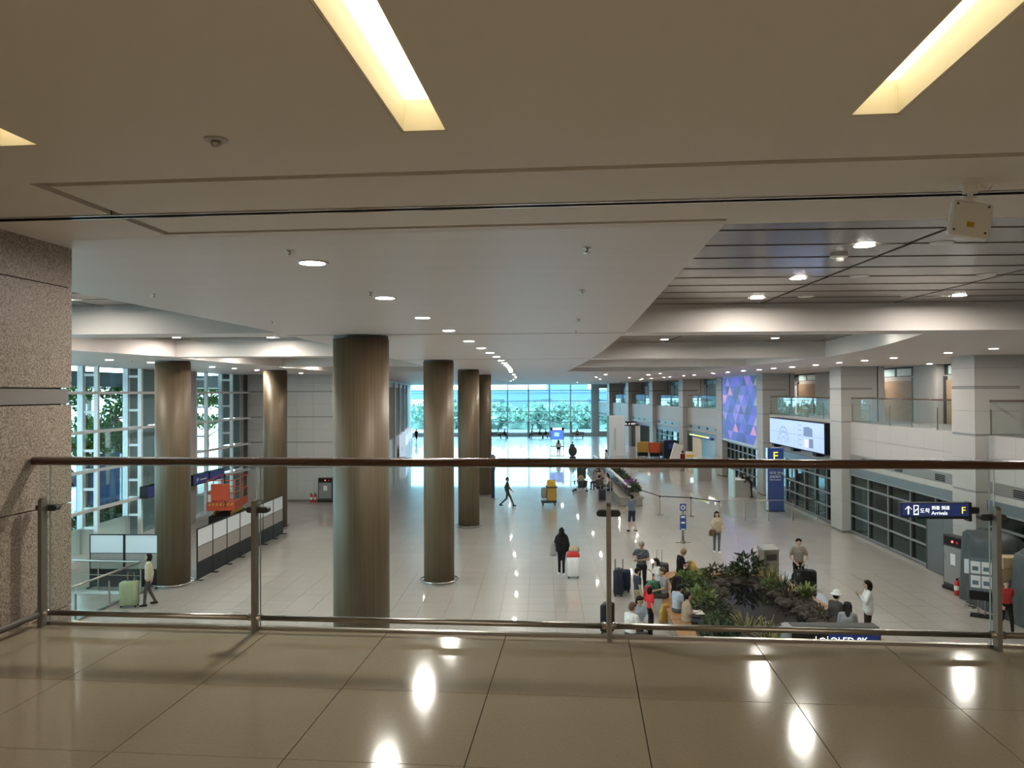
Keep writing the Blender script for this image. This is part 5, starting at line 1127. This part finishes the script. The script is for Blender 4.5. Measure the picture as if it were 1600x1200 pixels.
# shop signs far along the wall
A, rz, L = BAY[4]; t = empty('shop_sign', (A[0]-.1, A[1]+PL+2.8, 2.45), rz, 'long lit yellow-green shop sign', 'sign'); emis('sign_lime', (.70, .85, .06), 1.2)
MB().box(-.22, .05, 0, L-PL-3.0, 0, .85).build('casing', 'lit_blue', t); MB().box(-.235, -.22, 1.2, L-PL-3.3, .14, .62).build('face', 'sign_lime', t); MB().box(-.235, -.22, .5, 1.2, .14, .62).build('logo_end', 'white_glow', t); MB().box(-.24, -.235, 4.6, 5.2, .16, .60).build('logo_circle', 'white_glow', t)
A, rz, L = BAY[6]; t = empty('hanging_sign', (8.7, 88.5, 3.0), 0, 'dark hanging sign with white lettering at the far shop', 'sign'); MB().box(0, 2.5, 0, .2, -.5, .0).build('casing', 'black', t); text('ARRIVAL  8  EXIT', .26, 'led_text', t, (.1, -.01, -.35))
for xx in (.3, 2.2): MB().tube([(xx, .1, 0), (xx, .1, 4.5)], .02, 6).build('hanger', 'steel', t)
# signpost with plane icon
t = empty('signpost', (5.95, 32.85, 0), 0, 'slim grey signpost with blue panels and a white ring icon', 'signpost')
MB().tube([(0, 0, .02), (0, 0, 1.66)], .055, 12).build('pole', 'mid_grey', t, True)
for z0_, z1_ in ((1.36, 1.66), (.56, 1.18)): MB().box(-.13, .13, -.08, -.05, z0_, z1_).build('panel', 'sign_blue', t)
b = MB().torus((0, 0, 0), .075, .02, 20, 6); r_ = b.build('ring_icon', 'white', t); r_.location = (0, -.085, 1.5); r_.rotation_euler = (rad(90), 0, 0)
for z in (1.10, .86, .60): MB().box(-.08, .08, -.086, -.08, z-.035, z+.035 if z > .7 else z).build('white_mark', 'white', t)
b = MB(); b.box(-.32, .32, -.03, .03, 0, .03); b.box(-.03, .03, -.3, .3, 0, .03); b.lathe([(.1, .03), (.1, .1)], 12); b.build('foot', 'steel', t)
# belt stanchions
st_pts = [(6.13, 40.3), (7.63, 39.75), (8.75, 38.4)]
for k, (x, y) in enumerate(st_pts):
    t = empty('belt_stanchion', (x, y, 0), 0, ['steel belt post nearest the flower bench', 'steel belt post behind the blue signpost', 'steel belt post where belt and barrier meet'][k], 'stanchion', 'belt posts across the hall')
    MB().lathe([(.17, 0), (.17, .015), (.05, .03)], 20).build('base', 'chrome', t, True); MB().lathe([(.025, .02), (.025, .93)], 10).build('post', 'steel', t, True); MB().lathe([(.032, .90), (.032, 1.0)], 10).build('cassette', 'black', t)
    q = [(5.35, 43.3)] + st_pts; a_ = Vector((q[k][0]-x, q[k][1]-y, 0)); MB().add([(0, 0, .93), (a_.x, a_.y, .93), (a_.x, a_.y, .98), (0, 0, .98), (.004, .004, .93), (a_.x+.004, a_.y+.004, .93), (a_.x+.004, a_.y+.004, .98), (.004, .004, .98)], [(0, 1, 2, 3), (7, 6, 5, 4), (3, 2, 6, 7), (0, 4, 5, 1)]).build('belt', 'navy', t)
t = empty('barrier_rail', (8.85, 38.5, 0), rad(1), 'long steel rail barrier with glass infill ending at the pale storefront', 'barrier')
MB().tube([(0, 0, 1.0), (4.8, 0, 1.0)], .022, 8).build('top_rail', 'steel', t, True)
for x0 in (0, 1.2, 2.35, 3.55, 4.75): MB().tube([(x0, 0, 0), (x0, 0, 1.0)], .018, 8).build('post', 'steel', t, True)
for x0 in (0, 1.2, 2.35, 3.55): MB().box(x0+.04, x0+1.1, -.005, .005, .12, .94).build('glass_panel', 'rail_glass', t)
# counters
for x, y, l in ((12.05, 47.2, 'pale counter desk with the person in black leaning on it'), (11.55, 55.6, 'pale counter desk farther along the wall')):
    t = empty('counter_desk', (x, y, 0), 0, l, 'counter', 'counter desks by the wall'); MB().box(-.38, .55, -.25, 1.0, 0, 1.02).build('body', 'grey_board', t); MB().box(-.48, -.38, -.28, 1.05, 0, 1.62).build('side_panel', 'frosted', t); MB().box(-.4, .6, -.3, 1.05, 1.02, 1.06).build('top', 'white_paint', t); MB().box(.1, .4, .2, .25, 1.06, 1.4).build('monitor', 'black', t)
# tarpaulin covered equipment
def tarp(x, y, w, d, h, rz, label, seed):
    r_ = random.Random(seed); b = MB(); n = 44; prof = [(1.06, 0), (1.03, .25), (1.0, .6), (.98, .85), (.94, .95), (.80, .99), (.4, 1.0)]
    ph = [r_.uniform(0, 6) for _ in range(4)]; rings = []
    for s_, q in prof:
        ring = []
        for k in range(n):
            a = 2*math.pi*k/n; ca, sa = math.cos(a), math.sin(a); m_ = max(abs(ca), abs(sa)); fold = (1 + (.05*math.sin(9*a+ph[0]) + .035*math.sin(17*a+ph[1]))*(1.15-q)); ex, ey = ca/m_, sa/m_
            zz_ = h*q + (.10*math.sin(2*a+ph[2]) + .05*math.sin(5*a+ph[3]))*q
            ring.append((ex*w/2*s_*fold, ey*d/2*s_*fold, max(0.01 if q == 0 else .1, zz_)))
        rings.append(ring)
    vs = [v for R_ in rings for v in R_]; fs = []
    for i in range(len(rings)-1):
        for k in range(n): j = (k+1) % n; fs.append((i*n+k, i*n+j, (i+1)*n+j, (i+1)*n+k))
    fs.append(tuple(range((len(rings)-1)*n, len(rings)*n))); b.add(vs, fs)
    return tag(b.build('tarpaulin_cover', 'tarp', None, True, (x, y, 0), rz), label, 'tarpaulin')
tarp(13.35, 23.35, 1.0, 1.75, 2.12, rad(2), 'grey tarpaulin over equipment beside the fire cabinet', 1); tarp(13.4, 20.9, 1.0, 1.8, 2.05, rad(-2), 'second grey tarpaulin behind the person in red', 5)
for k, (x, y, z, w, d, h, l) in enumerate(((13.1, 22.15, 1.45, .6, .5, .28, 'upper cardboard box between the two tarpaulins'), (13.05, 22.2, 1.14, .7, .55, .3, 'lower cardboard box between the two tarpaulins'), (13.15, 22.15, 0, .6, .55, 1.14, 'tall dark box carrying the cardboard boxes'))):
    t = empty('cardboard_box' if k < 2 else 'storage_box', (x, y, z), rad(8*k), l, 'box'); MB().box(-w/2, w/2, -d/2, d/2, 0, h).build('body', 'cardboard' if k < 2 else 'dark_grey', t); b = MB(); b.box(-w/2-.004, w/2+.004, -.03, .03, -.0, h+.003); b.build('tape', 'cream' if k < 2 else 'black', t)
t = empty('poster_stand', (12.42, 22.3, 0), rad(-32), 'black poster stand with four printed sheets by the tarpaulin', 'poster stand')
MB().box(-.28, .28, -.2, .2, 0, .03).build('base', 'black', t); b = MB(); b.tube([(-.08, 0, .03), (-.08, .02, .8)], .015, 6); b.tube([(.08, 0, .03), (.08, .02, .8)], .015, 6); b.build('legs', 'steel', t); MB().box(-.3, .3, -.01, .02, .72, 1.62).build('board', 'lintel', t); MB().box(-.3, .3, -.005, .02, .45, .70).build('lower_board', 'black', t)
for i in range(2):
    for j in range(2): o_ = piece('printed_sheet', 'white', t, -.26+.27*i, -.02+.27*i, -.018, -.01, .80+.4*j, 1.14+.4*j); piece('picture', 'cl_bluegrey', t, -.22+.27*i, -.07+.27*i, -.021, -.018, .88+.4*j, 1.0+.4*j)
t = empty('notice_stand', (12.6, 23.2, 0), rad(-30), 'slim pole stand with a small white notice before the tarpaulin', 'notice stand')
MB().lathe([(.16, 0), (.16, .02), (.03, .04)], 16).build('base', 'chrome', t, True); MB().tube([(0, 0, .03), (0, 0, 1.05)], .018, 8).build('pole', 'steel', t, True); MB().box(-.15, .15, -.02, .0, 1.0, 1.42).build('notice', 'white_board', t)
# bright items far along the right wall
for x, y, w, h, m_, l in ((9.85, 75.8, 1.1, 1.5, 'ochre', 'yellow crate stack near the dark blue booth'), (11.0, 75.2, 1.1, 1.45, 'orange_lift', 'orange crate stack near the dark blue booth')):
    t = empty('crate_stack', (x, y, 0), 0, l, 'crate'); MB().box(-w/2, w/2, -.4, .4, 0.5, h).build('crate', m_, t); MB().box(-w/2+.05, w/2-.05, -.35, .35, .12, .5).build('cart_base', 'black', t)
    for sx in (-.4, .4): MB().tube([(sx-.03, -.2, .07), (sx+.03, -.2, .07)], .07, 8).build('wheel', 'black', t)
t = empty('photo_booth', (11.75, 71.2, 0), rad(5), 'dark blue booth standing in front of the lit shop window', 'booth'); MB().rbox(-.75, .55, -.8, .8, 0, 1.95, .08).build('body', 'navy', t); MB().box(-.77, -.75, -.5, .5, .3, 1.7).build('window', 'black_gloss', t); MB().box(-.3, .2, -.82, -.8, 1.2, 1.7).build('sign', 'sign_blue', t)
t = empty('hoarding', (6.75, 77.0, 0), rad(3), 'tall pale blue hoarding near the far corner', 'hoarding'); MB().box(0, 1.55, 0, .2, 0, 4.05).build('panel', 'white_board', t); MB().box(.45, .65, -.01, 0, .6, 2.8).build('strip', 'frosted', t); MB().box(0, 1.6, .2, 1.8, 0, 4.0).build('side', 'grey_board', t)
# escalator ramp near shop
t = empty('info_board', (11.2, 66.0, 0), 0, 'slanted white board by the shop with the yellow sign', 'board'); MB().bar((0, 0, .3), (.5, .2, 1.9), .12, .9).build('board', 'white_paint', t); MB().box(-.2, .5, -.2, .4, 0, .3).build('base', 'dark_grey', t)
for k in range(4): 
    t = empty('brochure_counter', (11.9+.15*k, 61.5+1.2*k, 0), 0, ['first', 'second', 'third', 'fourth'][k] + ' display unit inside the shop under the yellow sign, counted from the counters', 'display', 'display units in the yellow-sign shop'); MB().box(-.25, .25, -.3, .3, 0, .9+.15*k).build('body', ('cream', 'frosted', 'yellow', 'white_paint')[k], t); MB().box(-.2, .2, -.31, -.3, .4, .8).build('front', 'white_glow', t)
# far furniture
t = empty('screen_stand', (1.55, 77.3, 0), 0, 'free-standing blue screen on a tall frame in the far hall', 'screen'); emis('scr_blue', (.06, .14, .85), 1.2); emis('scr_cyan', (.25, .5, .95), 1.2)
MB().box(-.68, .68, -.06, .06, 1.65, 2.85).build('casing', 'black', t); MB().box(-.64, .64, -.07, -.06, 1.7, 2.55).build('screen', 'scr_blue', t); MB().box(-.45, .45, -.07, -.06, 2.6, 2.82).build('header', 'white_glow', t); MB().box(-.3, .2, -.075, -.07, 1.95, 2.35).build('picture', 'scr_cyan', t)
for sx in (-.62, .62): MB().tube([(sx, 0, 0), (sx, 0, 1.7)], .03, 8).build('leg', 'steel', t)
MB().box(-.66, .66, -.05, .05, .9, .98).build('crossbar', 'dark_grey', t); MB().box(-.7, .7, -.25, .25, 0, .04).build('base', 'steel', t)
for k, (x, w) in enumerate(((-6.2, 2.8), (-.3, 2.6), (5.0, 1.8))):
    t = empty('waiting_bench', (x, 107.0, 0), 0, 'far grey bench before the glass end wall, ' + ['nearest the columns', 'in the middle', 'beyond the blue screen'][k], 'bench', 'benches before the far glass wall'); MB().box(-w/2, w/2, -.3, .3, .38, .46).build('seat', 'light_grey', t); MB().box(-w/2, w/2, .25, .32, .46, .85).build('backrest', 'mid_grey', t)
    for sx in (-w/2+.2, w/2-.2): MB().box(sx-.05, sx+.05, -.25, .25, 0, .38).build('leg', 'dark_grey', t)
t = empty('planter_box', (-4.9, 69.5, 0), 0, 'low brown planter box beside the slim column', 'planter'); MB().box(-.6, .7, -.5, .5, 0, .62).build('box', 'bench_base', t); b = MB(); leafball(b, (0, 0, .6), (.55, .4, .4), 120, .2, rng); b.build('foliage', 'leaf_dark', t)
t = empty('sign_stand', (-2.95, 46.3, 0), 0, 'narrow dark blue standing sign beside the slim column', 'sign'); MB().box(-.1, .1, -.05, .05, 0, 2.2).build('panel', 'navy', t); MB().box(-.2, .2, -.2, .2, 0, .04).build('base', 'steel', t)
for k, y in enumerate((79.0, 84.5, 90)):
    x = onLW(y); t = empty('lit_counter', (x+.5, y, 0), rad(7), ['first', 'second', 'third'][k] + ' pale lit counter under the brown panels, counted from the thickest column', 'counter', 'lit counters along the far side wall'); MB().box(-.3, .3, -2.4, 2.4, 0, 1.0).build('body', 'white_paint', t); MB().box(.25, .32, -2.3, 2.3, 1.0, 2.1).build('glass_front', 'counter_glow', t)
    for yy in (-2.4, 2.3): MB().box(-.3, .34, yy, yy+.1, 0, 2.2).build('end_panel', 'counter_glow', t)
t = empty('far_cart', (2.95, 73.7, 0), 0, 'dark round bundle on a cart behind the handrail by the blue screen', 'cart'); b = MB(); b.ell((0, 0, .75), (.42, .35, .5), 12, 8); b.build('bundle', 'cl_charcoal', t, True); MB().box(-.3, .3, -.25, .25, 0, .25).build('base', 'dark_grey', t)
# ================================================================== OUTDOORS BEYOND THE GLASS
def tree(x, y, h, r, n, label, m_='tree_leaf', seed=1, size=.3, levels=5, cat='tree', group=None, trunk=True):
    r_ = random.Random(seed); t = empty('tree', (x, y, -.15), 0, label, cat, group)
    if trunk:
        b = MB(); b.tube([(0, 0, 0), (.1, .05, h*.4), (.0, .1, h*.85)], [.16, .12, .05], 8)
        for k in range(6): a = r_.uniform(0, 6.28); z = h*r_.uniform(.35, .7); b.tube([(0, 0, z), (math.cos(a)*r*.7, math.sin(a)*r*.7, z+h*.15)], [.05, .02], 5)
        b.build('trunk', 'bark', t)
    b = MB()
    for k in range(levels):
        a = r_.uniform(0, 6.28); d = r*r_.uniform(.2, .75); c = (math.cos(a)*d, math.sin(a)*d, h*r_.uniform(.5, .95)); leafball(b, c, (r*.55, r*.55, h*.11), n//levels, size, r_, .6)
    b.build('foliage', m_, t); return t
tree(-21.2, 37.4, 7.2, 1.9, 3000, 'green street tree outside the first glass bay', seed=4, size=.24, levels=13); tree(-20.6, 33.9, 6.6, 1.1, 1600, 'slender street tree close to the granite wall outside', seed=8, size=.22, levels=11)
tree(-25.5, 57.5, 7.0, 2.2, 2200, 'street tree seen between the two columns outside', seed=11, size=.28, levels=10)
for k, (x, y, l) in enumerate(((-19.3, 32.1, 'clipped hedge outside nearest the granite wall'), (-19.5, 34.6, 'clipped hedge outside beside the blue hoarding'))):
    b = MB(); leafball(b, (0, 0, .3), (.8, 1.0, 1.4), 1500, .17, random.Random(20+k), .6); b.ell((0, 0, .7), (.6, .8, .8), 10, 7)
    tag(b.build('hedge', 'leaf_mid', None, loc=(x, y, -.15)), l, 'hedge', 'hedges outside the glass wall')
t = empty('hoarding', (-21.0, 35.9, -.15), 0, 'bright blue hoarding outside behind the hedges', 'hoarding')
for k in range(3): MB().box(-.05, .05, -1.9+1.15*k, -1.9+1.15*(k+1)-.03, .3, 3.7).build('panel', 'blue_hoarding', t)
MB().box(-.06, .0, -1.9, 1.5, 0, .3).build('base', 'far_concrete', t); MB().box(.05, .06, .3, .6, 2.2, 3.4).build('white_print', 'white', t)
t = empty('service_cabin', (-24.2, 44.0, -.15), 0, 'pale grey service cabin outside the teal glass', 'building'); MB().box(-1.5, 1.0, -2.4, 2.4, 0, 4.4).build('wall', 'far_concrete', t); MB().box(-1.6, 1.1, -2.5, 2.5, 4.4, 4.6).build('roof', 'mid_grey', t); MB().box(1.0, 1.05, -.6, .4, 0, 2.2).build('door', 'pale_frame', t)
t = empty('canopy', (-25, 36, 0), 0, 'dark street canopy above the pavement outside', 'canopy'); MB().box(-7, 5.2, -24, 26, 6.75, 7.4).build('roof', 'lintel', t)
for y in (-12, 0, 12): MB().tube([(-4, y, -.15), (-4, y, 6.6)], .25, 12).build('post', 'pale_frame', t)
t = empty('warning_sign', (-22.4, 39.3, 4.75), rad(35), 'orange triangular warning sign outside the first glass bay', 'sign')
b = MB(); b.add([(-.5, 0, 0), (.5, 0, 0), (0, 0, .95), (-.5, .04, 0), (.5, .04, 0), (0, .04, .95)], [(0, 1, 2), (5, 4, 3), (0, 3, 4, 1), (1, 4, 5, 2), (2, 5, 3, 0)]); b.build('plate', 'orange_lift', t); b = MB(); b.add([(-.36, -.01, .08), (.36, -.01, .08), (0, -.01, .78)], [(0, 1, 2)]); b.build('face', 'cream', t); MB().bar((0, -.02, .18), (0, -.02, .5), .08, .02).build('mark', 'black', t); MB().tube([(0, .06, -4.75), (0, .06, .9)], .04, 8).build('pole', 'steel', t)
t = empty('street_building', (-62, 50, -.15), 0, 'pale parking building across the street', 'building'); MB().box(-6, 0, -50, 70, 0, 3.6).build('wall', 'far_concrete', t); MB().box(-6.2, .4, -50, 70, 5.2, 6.2).build('upper_deck', 'far_concrete', t)
for k in range(16): MB().box(-.2, .2, -48+7.5*k, -47.4+7.5*k, 3.6, 5.2).build('pillar', 'far_concrete', t)
def car(x, y, col, label):
    t = empty('car', (x, y, -.15), 0, label, 'car', 'vehicles on the street outside'); b = MB()
    for sx in (1,): b.prism([(-.9, -2.2), (.9, -2.2), (.9, 2.2), (-.9, 2.2)], .3, .85)
    b.build('body', col, t); b = MB(); b.add([(-.85, -1.4, .85), (.85, -1.4, .85), (.85, 1.6, .85), (-.85, 1.6, .85), (-.7, -.7, 1.45), (.7, -.7, 1.45), (.7, 1.0, 1.45), (-.7, 1.0, 1.45)], [(0, 1, 5, 4), (1, 2, 6, 5), (2, 3, 7, 6), (3, 0, 4, 7), (4, 5, 6, 7)]); b.build('cabin', 'black_gloss', t)
    for sx in (-.8, .8):
        for sy in (-1.4, 1.4): MB().tube([(sx-.12, sy, .32), (sx+.12, sy, .32)], .32, 14).build('wheel', 'black', t)
car(-33, 44, 'white', 'white car on the street outside'); car(-34, 52, 'dark_grey', 'dark car on the street outside')
# beyond the far glass wall
k = 0
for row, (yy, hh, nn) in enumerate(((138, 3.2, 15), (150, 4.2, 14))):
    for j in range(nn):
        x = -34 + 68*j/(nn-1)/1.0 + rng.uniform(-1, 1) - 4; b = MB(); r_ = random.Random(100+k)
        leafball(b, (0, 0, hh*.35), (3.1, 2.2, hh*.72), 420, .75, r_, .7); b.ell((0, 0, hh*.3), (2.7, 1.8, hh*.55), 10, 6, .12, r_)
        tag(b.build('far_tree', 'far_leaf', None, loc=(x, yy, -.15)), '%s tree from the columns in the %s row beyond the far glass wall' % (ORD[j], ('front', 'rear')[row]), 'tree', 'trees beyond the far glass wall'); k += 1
t = empty('elevated_road', (0, 230, 0), rad(-1.5), 'pale elevated road beyond the far trees', 'bridge'); MB().box(-80, 70, 0, 12, 4.3, 6.3).build('road_deck', 'far_road', t); MB().box(-80, 70, -.3, 0, 6.3, 7.2).build('parapet', 'far_road', t)
for j in range(10): MB().box(-75+15*j, -72+15*j, 3, 9, -.2, 4.3).build('pillar', 'far_concrete', t)
t = empty('far_building', (6, 300, 0), 0, 'blue-grey terminal block on the skyline', 'building'); MB().box(-4, 12, 0, 20, -.2, 9.8).build('wall', 'lintel', t); MB().box(-50, 60, 5, 25, -.2, 7.4).build('long_wing', 'far_road', t)
